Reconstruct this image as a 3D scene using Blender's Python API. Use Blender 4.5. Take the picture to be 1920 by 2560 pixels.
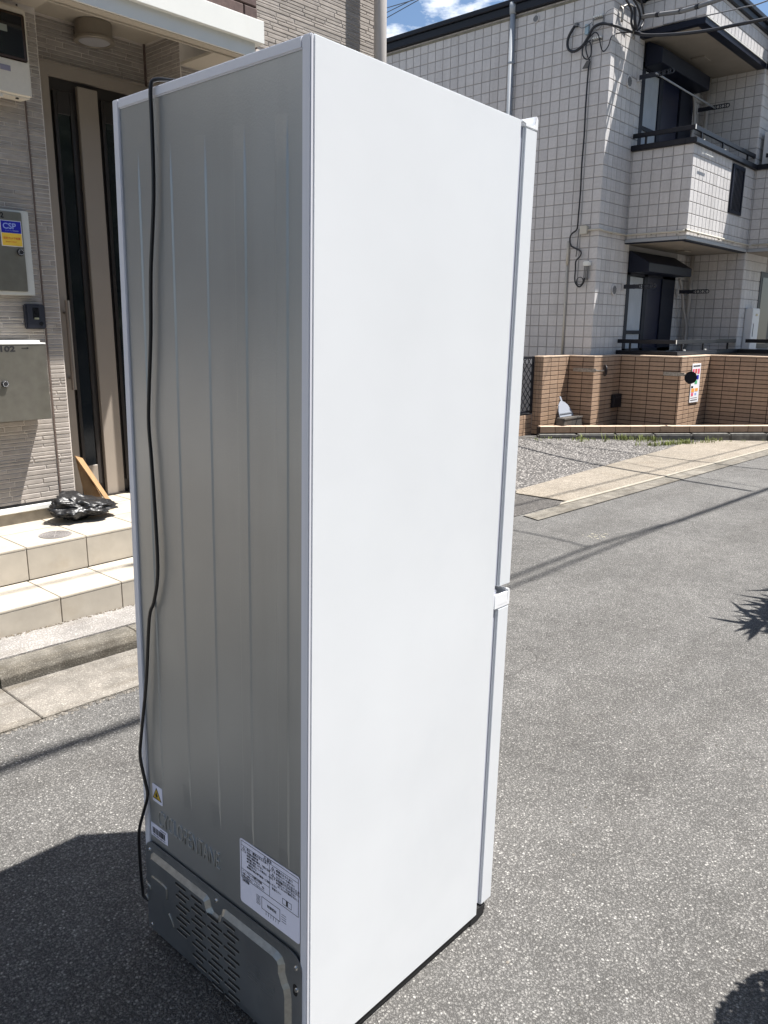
import bpy, bmesh, math, random
from mathutils import Vector, Matrix
random.seed(7)
PI = math.pi
scene = bpy.context.scene
COL = scene.collection
for o in list(bpy.data.objects): bpy.data.objects.remove(o)

# ------------------------------------------------------------------ camera
cam_d = bpy.data.cameras.new('camera'); cam = bpy.data.objects.new('camera', cam_d); COL.objects.link(cam)
scene.camera = cam
def cam_axes(yaw, pitch, roll):
    cy, sy = math.cos(yaw), math.sin(yaw)
    f = Vector((cy*math.cos(pitch), sy*math.cos(pitch), math.sin(pitch)))
    r = Vector((sy, -cy, 0)); u = r.cross(f); c, s = math.cos(roll), math.sin(roll)
    return c*r + s*u, -s*r + c*u, f
_r, _u, _f = cam_axes(0.732121161, -0.232716882, 0.00755360)
cam.matrix_world = Matrix(((_r.x, _u.x, -_f.x, 0), (_r.y, _u.y, -_f.y, 0), (_r.z, _u.z, -_f.z, 1.357), (0, 0, 0, 1)))
cam_d.sensor_fit = 'VERTICAL'; cam_d.sensor_height = 24; cam_d.lens = 1957.56/2560*24
cam_d.clip_start = 0.05; cam_d.clip_end = 2000

# ------------------------------------------------------------------ world and sun
SUN = Vector((0.333, -0.263, 1.0)).normalized()
world = bpy.data.worlds.new('World'); scene.world = world; world.use_nodes = True
wn = world.node_tree; wn.nodes.clear()
def N(nt, t, **kw):
    n = nt.nodes.new(t)
    for k, v in kw.items():
        if k in n.inputs.keys() if hasattr(n.inputs, 'keys') else False: n.inputs[k].default_value = v
        else: setattr(n, k, v)
    return n
sky = wn.nodes.new('ShaderNodeTexSky'); sky.sky_type = 'NISHITA'; sky.sun_disc = False
sky.sun_elevation = math.asin(SUN.z); sky.sun_rotation = math.atan2(SUN.x, SUN.y)
sky.air_density = 1.0; sky.dust_density = 0.1; sky.ozone_density = 2.6
geo = wn.nodes.new('ShaderNodeTexCoord')
mp = wn.nodes.new('ShaderNodeMapping'); mp.inputs['Scale'].default_value = (1, 1, 2.2); mp.inputs['Location'].default_value = (2.3, 0.7, 1.5)
cn = wn.nodes.new('ShaderNodeTexNoise'); cn.inputs['Scale'].default_value = 9.0; cn.inputs['Detail'].default_value = 9; cn.inputs['Roughness'].default_value = 0.58
cr = wn.nodes.new('ShaderNodeValToRGB'); cr.color_ramp.elements[0].position = 0.535; cr.color_ramp.elements[1].position = 0.66
mixc = wn.nodes.new('ShaderNodeMix'); mixc.data_type = 'RGBA'; mixc.inputs['B'].default_value = (11.5, 11.7, 12.0, 1)
bg = wn.nodes.new('ShaderNodeBackground'); bg.inputs['Strength'].default_value = 0.055
wo = wn.nodes.new('ShaderNodeOutputWorld')
L = wn.links
L.new(geo.outputs['Generated'], mp.inputs['Vector']); L.new(mp.outputs['Vector'], cn.inputs['Vector'])
L.new(cn.outputs['Fac'], cr.inputs['Fac']); L.new(cr.outputs['Color'], mixc.inputs['Factor'])
L.new(sky.outputs['Color'], mixc.inputs['A']); L.new(mixc.outputs['Result'], bg.inputs['Color']); L.new(bg.outputs['Background'], wo.inputs['Surface'])
sd = bpy.data.lights.new('sun', 'SUN'); sd.energy = 5.0; sd.angle = math.radians(0.5); sd.color = (1.0, 0.965, 0.92)
sun = bpy.data.objects.new('sun', sd); COL.objects.link(sun); sun.location = (3, -3, 12)
sun.rotation_euler = SUN.to_track_quat('Z', 'Y').to_euler()
vs = scene.view_settings; vs.view_transform = 'Standard'; vs.look = 'None'; vs.gamma = 1; vs.use_curve_mapping = False
vs.exposure = 1.32

# ------------------------------------------------------------------ materials
def mat(name, col, rough=0.6, metal=0.0, spec=0.5, var=None, noise=None, bump=None, island=0.0, coat=0.0):
    """noise=(scale, amount, detail): mottled colour; bump=(scale, strength, distance); island: per-piece value jitter"""
    m = bpy.data.materials.new(name); m.use_nodes = True; nt = m.node_tree
    b = nt.nodes['Principled BSDF']; b.inputs['Roughness'].default_value = rough; b.inputs['Metallic'].default_value = metal
    b.inputs['Specular IOR Level'].default_value = spec; b.inputs['Coat Weight'].default_value = coat
    c = (*col, 1); b.inputs['Base Color'].default_value = c
    tc = nt.nodes.new('ShaderNodeTexCoord'); src = None
    if noise:
        n = nt.nodes.new('ShaderNodeTexNoise'); n.inputs['Scale'].default_value = noise[0]; n.inputs['Detail'].default_value = noise[2] if len(noise) > 2 else 6
        nt.links.new(tc.outputs['Object'], n.inputs['Vector'])
        mr = nt.nodes.new('ShaderNodeMapRange'); mr.inputs['From Min'].default_value = .3; mr.inputs['From Max'].default_value = .7
        mr.inputs['To Min'].default_value = 1-noise[1]; mr.inputs['To Max'].default_value = 1+noise[1]
        nt.links.new(n.outputs['Fac'], mr.inputs['Value']); src = mr.outputs['Result']
    if island:
        g = nt.nodes.new('ShaderNodeNewGeometry'); oi = nt.nodes.new('ShaderNodeObjectInfo')
        ad = nt.nodes.new('ShaderNodeMath'); ad.operation = 'ADD'; nt.links.new(g.outputs['Random Per Island'], ad.inputs[0]); nt.links.new(oi.outputs['Random'], ad.inputs[1])
        fr = nt.nodes.new('ShaderNodeMath'); fr.operation = 'FRACT'; nt.links.new(ad.outputs[0], fr.inputs[0])
        mr2 = nt.nodes.new('ShaderNodeMapRange'); mr2.inputs['To Min'].default_value = 1-island; mr2.inputs['To Max'].default_value = 1+island
        nt.links.new(fr.outputs[0], mr2.inputs['Value'])
        if src:
            mu = nt.nodes.new('ShaderNodeMath'); mu.operation = 'MULTIPLY'; nt.links.new(src, mu.inputs[0]); nt.links.new(mr2.outputs[0], mu.inputs[1]); src = mu.outputs[0]
        else: src = mr2.outputs[0]
    if src:
        vm = nt.nodes.new('ShaderNodeVectorMath'); vm.operation = 'SCALE'; vm.inputs[0].default_value = col
        nt.links.new(src, vm.inputs['Scale']); nt.links.new(vm.outputs['Vector'], b.inputs['Base Color'])
    if bump:
        n = nt.nodes.new('ShaderNodeTexNoise'); n.inputs['Scale'].default_value = bump[0]; n.inputs['Detail'].default_value = 4
        nt.links.new(tc.outputs['Object'], n.inputs['Vector'])
        bp = nt.nodes.new('ShaderNodeBump'); bp.inputs['Strength'].default_value = bump[1]; bp.inputs['Distance'].default_value = bump[2]
        nt.links.new(n.outputs['Fac'], bp.inputs['Height']); nt.links.new(bp.outputs['Normal'], b.inputs['Normal'])
    return m

def ground_mat(name, base, stones, scale, patch=0.12, bumpd=0.004, dark=0.5, rough=0.9, stain=None):
    """aggregate surface: small cells of differing tone over a binder, finer cells between, broad soft patches of wear"""
    m = bpy.data.materials.new(name); m.use_nodes = True; nt = m.node_tree; l = nt.links
    b = nt.nodes['Principled BSDF']; b.inputs['Roughness'].default_value = rough; b.inputs['Specular IOR Level'].default_value = 0.25
    tc = nt.nodes.new('ShaderNodeTexCoord')
    wv = nt.nodes.new('ShaderNodeTexNoise'); wv.inputs['Scale'].default_value = scale*0.7; wv.inputs['Detail'].default_value = 2
    l.new(tc.outputs['Object'], wv.inputs['Vector'])
    vm0 = nt.nodes.new('ShaderNodeVectorMath'); vm0.operation = 'MULTIPLY_ADD'; vm0.inputs[1].default_value = (0.8/scale,)*3
    l.new(wv.outputs['Color'], vm0.inputs[0]); l.new(tc.outputs['Object'], vm0.inputs[2])
    cols = []
    hts = []
    for sc in (scale, scale*2.3):
        v = nt.nodes.new('ShaderNodeTexVoronoi'); v.inputs['Scale'].default_value = sc; l.new(vm0.outputs[0], v.inputs['Vector'])
        sp = nt.nodes.new('ShaderNodeSeparateColor'); l.new(v.outputs['Color'], sp.inputs['Color'])
        r = nt.nodes.new('ShaderNodeValToRGB'); l.new(sp.outputs['Red'], r.inputs['Fac'])
        e = r.color_ramp.elements
        while len(e) < len(stones): e.new(0.5)
        for k, (p, c) in enumerate(stones): e[k].position = p; e[k].color = (*c, 1)
        ed = nt.nodes.new('ShaderNodeMapRange'); ed.inputs['From Min'].default_value = 0.25; ed.inputs['From Max'].default_value = 0.62
        ed.inputs['To Min'].default_value = 1.0; ed.inputs['To Max'].default_value = 0.0
        l.new(v.outputs['Distance'], ed.inputs['Value'])
        mx = nt.nodes.new('ShaderNodeMix'); mx.data_type = 'RGBA'; mx.inputs['A'].default_value = (*[c*dark for c in base], 1)
        l.new(ed.outputs[0], mx.inputs['Factor']); l.new(r.outputs['Color'], mx.inputs['B']); cols.append(mx.outputs['Result']); hts.append(ed.outputs[0])
    mm = nt.nodes.new('ShaderNodeMix'); mm.data_type = 'RGBA'; mm.inputs['Factor'].default_value = 0.42
    l.new(cols[0], mm.inputs['A']); l.new(cols[1], mm.inputs['B'])
    n2 = nt.nodes.new('ShaderNodeTexNoise'); n2.inputs['Scale'].default_value = 1.3; n2.inputs['Detail'].default_value = 5; l.new(tc.outputs['Object'], n2.inputs['Vector'])
    n3 = nt.nodes.new('ShaderNodeTexNoise'); n3.inputs['Scale'].default_value = 11; n3.inputs['Detail'].default_value = 5; l.new(tc.outputs['Object'], n3.inputs['Vector'])
    av = nt.nodes.new('ShaderNodeMath'); av.operation = 'ADD'; l.new(n2.outputs['Fac'], av.inputs[0]); l.new(n3.outputs['Fac'], av.inputs[1])
    mr = nt.nodes.new('ShaderNodeMapRange'); mr.inputs['From Min'].default_value = .7; mr.inputs['From Max'].default_value = 1.3
    mr.inputs['To Min'].default_value = 1-patch; mr.inputs['To Max'].default_value = 1+patch; l.new(av.outputs[0], mr.inputs['Value'])
    sc = nt.nodes.new('ShaderNodeVectorMath'); sc.operation = 'SCALE'; l.new(mm.outputs['Result'], sc.inputs[0]); l.new(mr.outputs[0], sc.inputs['Scale'])
    l.new(sc.outputs[0], b.inputs['Base Color'])
    ah = nt.nodes.new('ShaderNodeMath'); ah.operation = 'ADD'; l.new(hts[0], ah.inputs[0]); l.new(hts[1], ah.inputs[1])
    bp = nt.nodes.new('ShaderNodeBump'); bp.inputs['Strength'].default_value = 0.8; bp.inputs['Distance'].default_value = bumpd
    l.new(ah.outputs[0], bp.inputs['Height']); l.new(bp.outputs['Normal'], b.inputs['Normal'])
    return m

M = {}
M['asphalt'] = ground_mat('asphalt', (.15, .145, .138), [(0, (.13, .127, .122)), (.35, (.205, .199, .19)), (.7, (.275, .266, .252)), (.9, (.38, .368, .345)), (1, (.66, .64, .60))], 155, .17, .0028, .5)
M['asphalt_old'] = ground_mat('asphalt_old', (.09, .083, .077), [(0, (.08, .075, .07)), (.4, (.135, .127, .118)), (.8, (.19, .178, .166)), (1, (.4, .37, .34))], 90, .15, .003, .55)
M['pavement'] = ground_mat('beige_aggregate_paving', (.26, .225, .18), [(0, (.21, .18, .145)), (.4, (.30, .262, .213)), (.8, (.38, .34, .28)), (1, (.52, .49, .43))], 70, .16, .003, .7)
M['gravel'] = ground_mat('gravel_bed', (.16, .148, .138), [(0, (.1, .093, .087)), (.4, (.18, .17, .16)), (.8, (.28, .265, .25)), (1, (.5, .48, .46))], 60, .15, .012, .4)
M['kerb'] = ground_mat('concrete_kerb', (.17, .155, .13), [(0, (.12, .108, .09)), (.5, (.2, .182, .155)), (1, (.32, .3, .26))], 150, .4, .0012, .75)
M['gutter'] = ground_mat('concrete_gutter', (.22, .2, .175), [(0, (.17, .155, .135)), (.5, (.25, .23, .2)), (1, (.4, .375, .33))], 130, .28, .0012, .75)
M['apron'] = ground_mat('washed_concrete', (.3, .28, .26), [(0, (.2, .185, .17)), (.5, (.35, .33, .31)), (1, (.5, .48, .455))], 120, .2, .0018, .7)
M['kerbdark'] = mat('weathered_kerb', (.13, .125, .115), .9, noise=(14, .35), bump=(60, .5, .004))
M['porch_tile'] = mat('beige_porch_tile', (.40, .36, .30), .5, noise=(9, .1, 9), bump=(90, .25, .001), island=.04)
M['joint'] = mat('tile_joint', (.16, .13, .1), .9)
M['strip'] = mat('taupe_stone_siding', (.315, .28, .248), .8, noise=(22, .13, 8), bump=(140, .5, .0012), island=.12)
M['grout'] = mat('siding_groove', (.66, .60, .54), .9, noise=(8, .08))
M['sealant'] = mat('brown_sealant', (.12, .085, .07), .7)
M['brownblock'] = mat('dark_brown_block', (.1, .065, .058), .85, noise=(30, .2, 8), bump=(120, .5, .002), island=.1)
M['cream'] = mat('cream_soffit', (.42, .37, .3), .8, noise=(3, .03))
M['trim_white'] = mat('white_painted_trim', (.72, .72, .68), .45, noise=(4, .03))
M['meter_cream'] = mat('cream_plastic', (.66, .6, .5), .5, noise=(60, .03), bump=(300, .15, .0006))
M['black_gloss'] = mat('black_glass', (.012, .013, .015), .08, spec=.6)
M['dark_frame'] = mat('dark_bronze_frame', (.022, .018, .017), .38)
M['door_beige'] = mat('beige_door_stile', (.29, .25, .21), .42, noise=(5, .03))
M['door_glass'] = mat('dark_wired_glass', (.01, .013, .016), .07, spec=.7)
M['steel'] = mat('brushed_steel', (.36, .34, .29), .36, metal=.85, noise=(24, .08, 8))
M['steel_pole'] = mat('bronze_handle', (.33, .29, .26), .3, metal=.8)
M['frame_white'] = mat('pale_metal_frame', (.56, .56, .52), .45)
M['navyblack'] = mat('black_plastic', (.018, .02, .03), .5, noise=(200, .1))
M['print_black'] = mat('black_print', (.012, .012, .014), .6)
M['print_white'] = mat('white_print', (.8, .8, .82), .6)
M['blue'] = mat('blue_print', (.01, .015, .36), .45)
M['paleblue'] = mat('pale_blue_print', (.3, .38, .75), .45)
M['yellow'] = mat('yellow_print', (.85, .55, .06), .45)
M['hazard'] = mat('hazard_yellow', (.62, .42, .03), .45)
M['red'] = mat('red_print', (.6, .06, .03), .5)
M['pink'] = mat('pink_print', (.75, .12, .2), .5)
M['orange'] = mat('orange_print', (.85, .38, .08), .5)
M['green'] = mat('green_print', (.1, .45, .2), .5)
M['lampshade'] = mat('lamp_metal', (.3, .26, .21), .4, metal=.4)
M['lamp_glass'] = mat('frosted_lens', (.4, .39, .4), .35)
M['bag'] = mat('black_bin_bag', (.010, .010, .011), .4, spec=.55, bump=(11, .9, .02))
M['card'] = mat('brown_board', (.33, .2, .095), .75, noise=(30, .12))
M['card_sunlit'] = mat('sunlit_board', (.5, .385, .25), .7)  # same board painted paler for its sunlit face
M['lid'] = mat('cast_drain_lid', (.2, .185, .18), .6, metal=.2, noise=(60, .1))
M['pipe_beige'] = mat('beige_downpipe', (.4, .37, .34), .42)
M['pipe_grey'] = mat('grey_downpipe', (.33, .35, .37), .45)
# fridge
M['enamel'] = mat('white_enamel', (.745, .768, .795), .26, spec=.6, noise=(3.2, .022, 3), bump=(7, .10, .004))
M['enamel_shaded'] = mat('shaded_shell_flange', (.66, .67, .72), .4, spec=.45)  # cabinet shell again, with lavender shade put into the colour
M['white_plastic'] = mat('white_plastic', (.86, .87, .89), .3)
M['gasket'] = mat('grey_gasket', (.45, .47, .55), .6)
M['backsheet'] = mat('embossed_grey_sheet', (.35, .365, .37), .38, metal=.7, spec=.6, noise=(1.8, .13, 3), bump=(260, .30, .0009))
M['cover'] = mat('galvanised_cover', (.235, .25, .265), .36, metal=.7, noise=(6, .2, 6), bump=(30, .06, .002))
M['ridge_glint'] = mat('galvanised_lit_ridge', (.3, .3, .28), .34, metal=.6, noise=(90, .14, 4))  # paler than the cover: glint of upward slopes put into the colour
M['hole_shade'] = mat('painted_hole_shade', (.004, .004, .005), .8)  # flat black standing in for the dark inside openings
M['screw'] = mat('zinc_screw', (.6, .6, .58), .25, metal=.9)
M['cord'] = mat('black_cord', (.008, .008, .01), .35)
M['paper'] = mat('white_label', (.72, .73, .86), .5)
M['rubber'] = mat('black_rubber', (.01, .01, .011), .7)
# right building
M['tile'] = mat('white_square_siding', (.55, .53, .515), .75, noise=(26, .06, 8), bump=(120, .7, .0035), island=.06)
M['tile_joint'] = mat('siding_joint', (.31, .295, .285), .9)
M['navy'] = mat('navy_black_metal', (.006, .009, .02), .5, spec=.25)
M['navytrim'] = mat('dark_metal_trim', (.02, .023, .032), .4, spec=.35)
M['soffit'] = mat('buff_soffit', (.24, .215, .18), .85, noise=(5, .05))
M['curtain'] = mat('pale_curtain', (.40, .43, .46), .8, noise=(3, .08))
M['curtain_blue'] = mat('navy_curtain', (.004, .007, .028), .3, spec=.3)
M['fence_tile'] = mat('tan_border_tile', (.345, .235, .16), .6, noise=(20, .1, 8), bump=(150, .3, .001), island=.1)
M['fence_joint_shaded'] = mat('dark_border_joint_shade', (.03, .02, .016), .95)  # dark brown joint, darkened further with the shadow between tiles
M['coping_tile'] = mat('tan_coping_tile', (.5, .38, .28), .6, noise=(18, .08), island=.05)
M['black_metal'] = mat('black_rail', (.007, .008, .013), .45, spec=.3)
M['conduit'] = mat('cream_conduit', (.5, .47, .4), .5)
M['cable'] = mat('black_cable', (.012, .013, .018), .5)
M['cable_grey'] = mat('grey_cable', (.16, .16, .16), .5)
M['galv'] = mat('galvanised_arm', (.3, .28, .25), .5, metal=.6, noise=(40, .3))
M['dustpan'] = mat('grey_dustpan', (.27, .29, .33), .5)
M['roofedge'] = mat('roof_edge', (.010, .012, .018), .5, spec=.35)
M['olive_strip'] = mat('mottled_olive_strip', (.2, .185, .14), .95, noise=(5, .4, 8))
M['unit'] = mat('white_unit_case', (.62, .62, .62), .5)
M['clearglass'] = mat('window_pane', (.02, .025, .035), .05, spec=.6)
def leaf_mat(name, c):
    m = mat(name, c, .6, island=.3); return m
M['grass'] = leaf_mat('weed_green', (.17, .2, .05))
M['leaf'] = leaf_mat('plant_leaf', (.05, .09, .03))
M['soil'] = mat('dark_soil', (.05, .04, .03), .95, noise=(20, .3))

def weather(key, scale, lo, amount=1.0, tint=(.72, .70, .66)):
    """world-anchored grime: stretched noise that dulls the colour a little where it runs"""
    m = M[key]; nt = m.node_tree; l = nt.links; b = nt.nodes['Principled BSDF']; inp = b.inputs['Base Color']
    g_ = nt.nodes.new('ShaderNodeNewGeometry'); mp_ = nt.nodes.new('ShaderNodeMapping'); mp_.inputs['Scale'].default_value = scale
    l.new(g_.outputs['Position'], mp_.inputs['Vector']); n = nt.nodes.new('ShaderNodeTexNoise'); n.inputs['Scale'].default_value = 1; n.inputs['Detail'].default_value = 6; n.inputs['Roughness'].default_value = .62
    l.new(mp_.outputs['Vector'], n.inputs['Vector']); r = nt.nodes.new('ShaderNodeMapRange'); r.inputs['From Min'].default_value = lo; r.inputs['From Max'].default_value = lo+.22; r.inputs['To Max'].default_value = amount
    l.new(n.outputs['Fac'], r.inputs['Value']); mx = nt.nodes.new('ShaderNodeMix'); mx.data_type = 'RGBA'; mx.blend_type = 'MULTIPLY'; mx.inputs['B'].default_value = (*tint, 1)
    if inp.is_linked: l.new(inp.links[0].from_socket, mx.inputs['A'])
    else: mx.inputs['A'].default_value = inp.default_value
    l.new(r.outputs[0], mx.inputs['Factor']); l.new(mx.outputs['Result'], inp)
weather('tile', (5, 5, .5), .52, .8, (.80, .79, .78)); weather('porch_tile', (6, 9, 6), .54, .7, (.84, .80, .74)); weather('strip', (3, 3, 1.2), .5, .8, (.86, .84, .82))
weather('asphalt', (.5, 2.6, 1), .47, .8, (.80, .79, .78)); weather('asphalt', (14, 14, 14), .6, .8, (.7, .69, .68)); weather('gutter', (2, 9, 4), .5, .9, (.66, .62, .56)); weather('kerb', (3, 14, 8), .5, .9, (.6, .56, .5)); weather('apron', (3, 8, 4), .52, .8, (.74, .71, .66))
weather('fence_tile', (3, 3, .8), .52, .8, (.78, .74, .7)); weather('backsheet', (7, 7, .7), .52, .5, (.82, .82, .80)); weather('cover', (18, 18, 9), .55, .8, (.7, .72, .74)); weather('enamel', (1.6, 1.6, 1.3), .44, .9, (.935, .942, .952))
weather('trim_white', (4, 4, 1.5), .55, .7, (.9, .89, .86)); weather('coping_tile', (4, 4, 4), .5, .8, (.75, .7, .65)); weather('steel', (5, 5, 2), .5, .7, (.85, .84, .8)); weather('pavement', (2, 3, 2), .5, .8, (.84, .81, .77))
# ------------------------------------------------------------------ mesh helpers
class MB:
    def __init__(s): s.v = []; s.f = []; s.mi = []
    def add(s, vs, fs, mi=0):
        n = len(s.v); s.v += [tuple(v) for v in vs]; s.f += [tuple(i+n for i in f) for f in fs]; s.mi += [mi]*len(fs); return s
    def box(s, x0, x1, y0, y1, z0, z1, mi=0):
        return s.add([(x0,y0,z0),(x1,y0,z0),(x1,y1,z0),(x0,y1,z0),(x0,y0,z1),(x1,y0,z1),(x1,y1,z1),(x0,y1,z1)],
                     [(0,3,2,1),(4,5,6,7),(0,1,5,4),(1,2,6,5),(2,3,7,6),(3,0,4,7)], mi)
    def quad(s, a, b, c, d, mi=0): return s.add([a,b,c,d], [(0,1,2,3)], mi)
    def prism(s, poly, off, mi=0):
        """poly: list of 3-D points (planar); off: extrusion vector"""
        n = len(poly); off = Vector(off); p2 = [tuple(Vector(p)+off) for p in poly]
        return s.add(list(poly)+p2, [tuple(range(n))[::-1], tuple(range(n, 2*n))]+[(i, (i+1)%n, n+(i+1)%n, n+i) for i in range(n)], mi)
    def cyl(s, c, axis, r, h, n=16, r2=None, mi=0):
        c = Vector(c); a = Vector(axis).normalized(); t = a.orthogonal().normalized(); b = a.cross(t); r2 = r if r2 is None else r2
        vs = []
        for k, rr in ((0, r), (1, r2)):
            for i in range(n):
                w = 2*PI*i/n; vs.append(c+a*h*k+(t*math.cos(w)+b*math.sin(w))*rr)
        return s.add(vs, [tuple(range(n))[::-1], tuple(range(n, 2*n))]+[(i, (i+1)%n, n+(i+1)%n, n+i) for i in range(n)], mi)
    def ring(s, c, axis, r0, r1, h, n=16, mi=0):
        c = Vector(c); a = Vector(axis).normalized(); t = a.orthogonal().normalized(); b = a.cross(t); vs = []
        for k in (0, 1):
            for rr in (r0, r1):
                for i in range(n):
                    w = 2*PI*i/n; vs.append(c+a*h*k+(t*math.cos(w)+b*math.sin(w))*rr)
        fs = []
        for i in range(n):
            j = (i+1)%n; fs += [(i, j, n+j, n+i), (2*n+i, 3*n+i, 3*n+j, 2*n+j), (n+i, n+j, 3*n+j, 3*n+i), (i, 2*n+i, 2*n+j, j)]
        return s.add(vs, fs, mi)
    def tube(s, pts, r, n=8, mi=0, smooth=3):
        P = [Vector(p) for p in pts]
        if smooth > 1 and len(P) > 2:
            Q = []
            for i in range(len(P)-1):
                p0 = P[max(i-1, 0)]; p1 = P[i]; p2 = P[i+1]; p3 = P[min(i+2, len(P)-1)]
                for k in range(smooth):
                    t = k/smooth
                    Q.append(0.5*((2*p1)+(-p0+p2)*t+(2*p0-5*p1+4*p2-p3)*t*t+(-p0+3*p1-3*p2+p3)*t**3))
            Q.append(P[-1]); P = Q
        vs = []; nn = len(P); prev = None
        for i, p in enumerate(P):
            d = (P[min(i+1, nn-1)]-P[max(i-1, 0)]).normalized()
            t = d.orthogonal().normalized() if prev is None else (prev-d*prev.dot(d)).normalized()
            prev = t; b = d.cross(t)
            for k in range(n):
                w = 2*PI*k/n; vs.append(p+(t*math.cos(w)+b*math.sin(w))*r)
        fs = [(i*n+k, i*n+(k+1)%n, (i+1)*n+(k+1)%n, (i+1)*n+k) for i in range(nn-1) for k in range(n)]
        fs += [tuple(range(n))[::-1], tuple(range((nn-1)*n, nn*n))]
        return s.add(vs, fs, mi)
    def mesh(s, name, mats, shift=(0,0,0), smooth=False, bevel=0, seg=2):
        me = bpy.data.meshes.new(name); sx, sy, sz = shift
        me.from_pydata([(x-sx, y-sy, z-sz) for x, y, z in s.v], [], s.f)
        for m in (mats if isinstance(mats, (list, tuple)) else [mats]): me.materials.append(m)
        for p, k in zip(me.polygons, s.mi): p.material_index = k
        if bevel:
            bm = bmesh.new(); bm.from_mesh(me)
            bmesh.ops.bevel(bm, geom=[e for e in bm.edges if len(e.link_faces) == 2 and e.calc_face_angle(0) > .3], offset=bevel, segments=seg, affect='EDGES', clamp_overlap=True)
            bmesh.ops.recalc_face_normals(bm, faces=bm.faces); bm.to_mesh(me); bm.free()
        else:
            bm = bmesh.new(); bm.from_mesh(me); bmesh.ops.recalc_face_normals(bm, faces=bm.faces); bm.to_mesh(me); bm.free()
        if smooth:
            for p in me.polygons: p.use_smooth = True
        return me
def root_off(p):
    o = Vector((0,0,0))
    while p is not None: o += p.location; p = p.parent
    return o
LOCAL = {'on': False}
def build(mb, name, mats, parent=None, smooth=False, bevel=0, seg=2, label=None, kind=None, loc=None):
    """mesh in world coordinates; when parented, vertices are stored relative to the thing's base"""
    if parent is not None: shift = (0,0,0) if LOCAL['on'] else root_off(parent)
    else: shift = loc or (0,0,0)
    me = mb.mesh(name, mats, shift, smooth, bevel, seg)
    o = bpy.data.objects.new(name, me); COL.objects.link(o)
    if parent is not None: o.parent = parent
    elif loc: o.location = loc
    if label: o['label'] = label
    if kind: o['kind'] = kind
    return o
def thing(name, label, cat, loc=(0,0,0), group=None):
    o = bpy.data.objects.new(name, None); COL.objects.link(o); o.location = loc; o.empty_display_size = .1
    o['label'] = label; o['category'] = cat
    if group: o['group'] = group
    return o
def tag(o, label, cat, group=None):
    o['label'] = label; o['category'] = cat
    if group: o['group'] = group
    return o
def text(body, size, mtx, m, parent, name='lettering', ext=0.0002, align='LEFT', xs=1.0, bevel=0, offset=0):
    cu = bpy.data.curves.new(name, 'FONT'); cu.body = body; cu.size = size; cu.extrude = ext; cu.align_x = align; cu.bevel_depth = bevel; cu.offset = offset
    cu.resolution_u = 3
    t = bpy.data.objects.new('tmp', cu); COL.objects.link(t)
    dg = bpy.context.evaluated_depsgraph_get(); dg.update()
    me = bpy.data.meshes.new_from_object(t.evaluated_get(dg)); bpy.data.objects.remove(t)
    me.transform(Matrix.Diagonal((xs, 1, 1, 1))); me.transform(mtx)
    if parent is not None and not LOCAL['on']: me.transform(Matrix.Translation(-root_off(parent)))
    me.materials.clear(); me.materials.append(m); me.name = name
    o = bpy.data.objects.new(name, me); COL.objects.link(o); o.parent = parent; return o
def frame_m(origin, xd, yd):
    x = Vector(xd).normalized(); y = Vector(yd).normalized(); z = x.cross(y)
    return Matrix(((x.x, y.x, z.x, origin[0]), (x.y, y.y, z.y, origin[1]), (x.z, y.z, z.z, origin[2]), (0,0,0,1)))
S = 0.02556
def rz(x, dz=0.0): return -S*x + dz
def sheet(name, poly, dz, m, kind='structure', parent=None, thick=0, sub=None):
    mb = MB(); top = [(x, y, rz(x, dz)) for x, y in poly]
    if thick: mb.prism([(x, y, rz(x, dz-thick)) for x, y in poly], (0,0,thick))
    else: mb.add(top, [tuple(range(len(top)))])
    return build(mb, name, m, parent, kind=kind)
_tile_cache = {}
def pillow(w, h, d, c, key):
    """front-facing piece: w along local X, h along local Z, depth d out along local -Y, chamfer c; origin at lower-left of the back"""
    w = round(w, 3); h = round(h, 4); k = (w, h, d, c, key)
    if k in _tile_cache: return _tile_cache[k]
    v = [(0,0,0),(w,0,0),(w,0,h),(0,0,h),(0,-d+c,0),(w,-d+c,0),(w,-d+c,h),(0,-d+c,h),(c,-d,c),(w-c,-d,c),(w-c,-d,h-c),(c,-d,h-c)]
    f = [(0,1,5,4),(1,2,6,5),(2,3,7,6),(3,0,4,7),(4,5,9,8),(5,6,10,9),(6,7,11,10),(7,4,8,11),(8,9,10,11)]
    me = bpy.data.meshes.new(key); me.from_pydata(v, [], f); me.materials.append(M[key]); _tile_cache[k] = me
    return me
def pieces(name, lst, key, parent, limit=300, c=0.003, stuff_name=None):
    """lst: (origin, dir 'x'|'y'|'z', w, h, depth, score).  dir x: face looks to -Y, runs +X.  dir y: face looks to -X, runs -Y (w along -Y).
    The best-scored ones become objects; the rest one joined part"""
    lst = sorted(lst, key=lambda t: -t[5]); ro = root_off(parent)
    for org, dr, w, h, d, sc in lst[:limit]:
        me = pillow(w, h, d, c, key); o = bpy.data.objects.new(name, me); COL.objects.link(o); o.parent = parent
        o.location = Vector(org)-ro
        if dr == 'y': o.rotation_euler = (0, 0, -PI/2)
        if dr == 'z': o.rotation_euler = (-PI/2, 0, 0)
    rest = lst[limit:]
    if rest:
        mb = MB()
        for org, dr, w, h, d, sc in rest:
            base = pillow(w, h, d, c, key); vs = [v.co for v in base.vertices]
            if dr == 'y': vs = [Vector((v.y, -v.x, v.z)) for v in vs]
            if dr == 'z': vs = [Vector((v.x, v.z, -v.y)) for v in vs]
            mb.add([Vector(org)+v for v in vs], [tuple(p.vertices) for p in base.polygons])
        build(mb, stuff_name or name+'_field', M[key], parent, kind='stuff')
CAMP = Vector((0, 0, 1.357))
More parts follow.
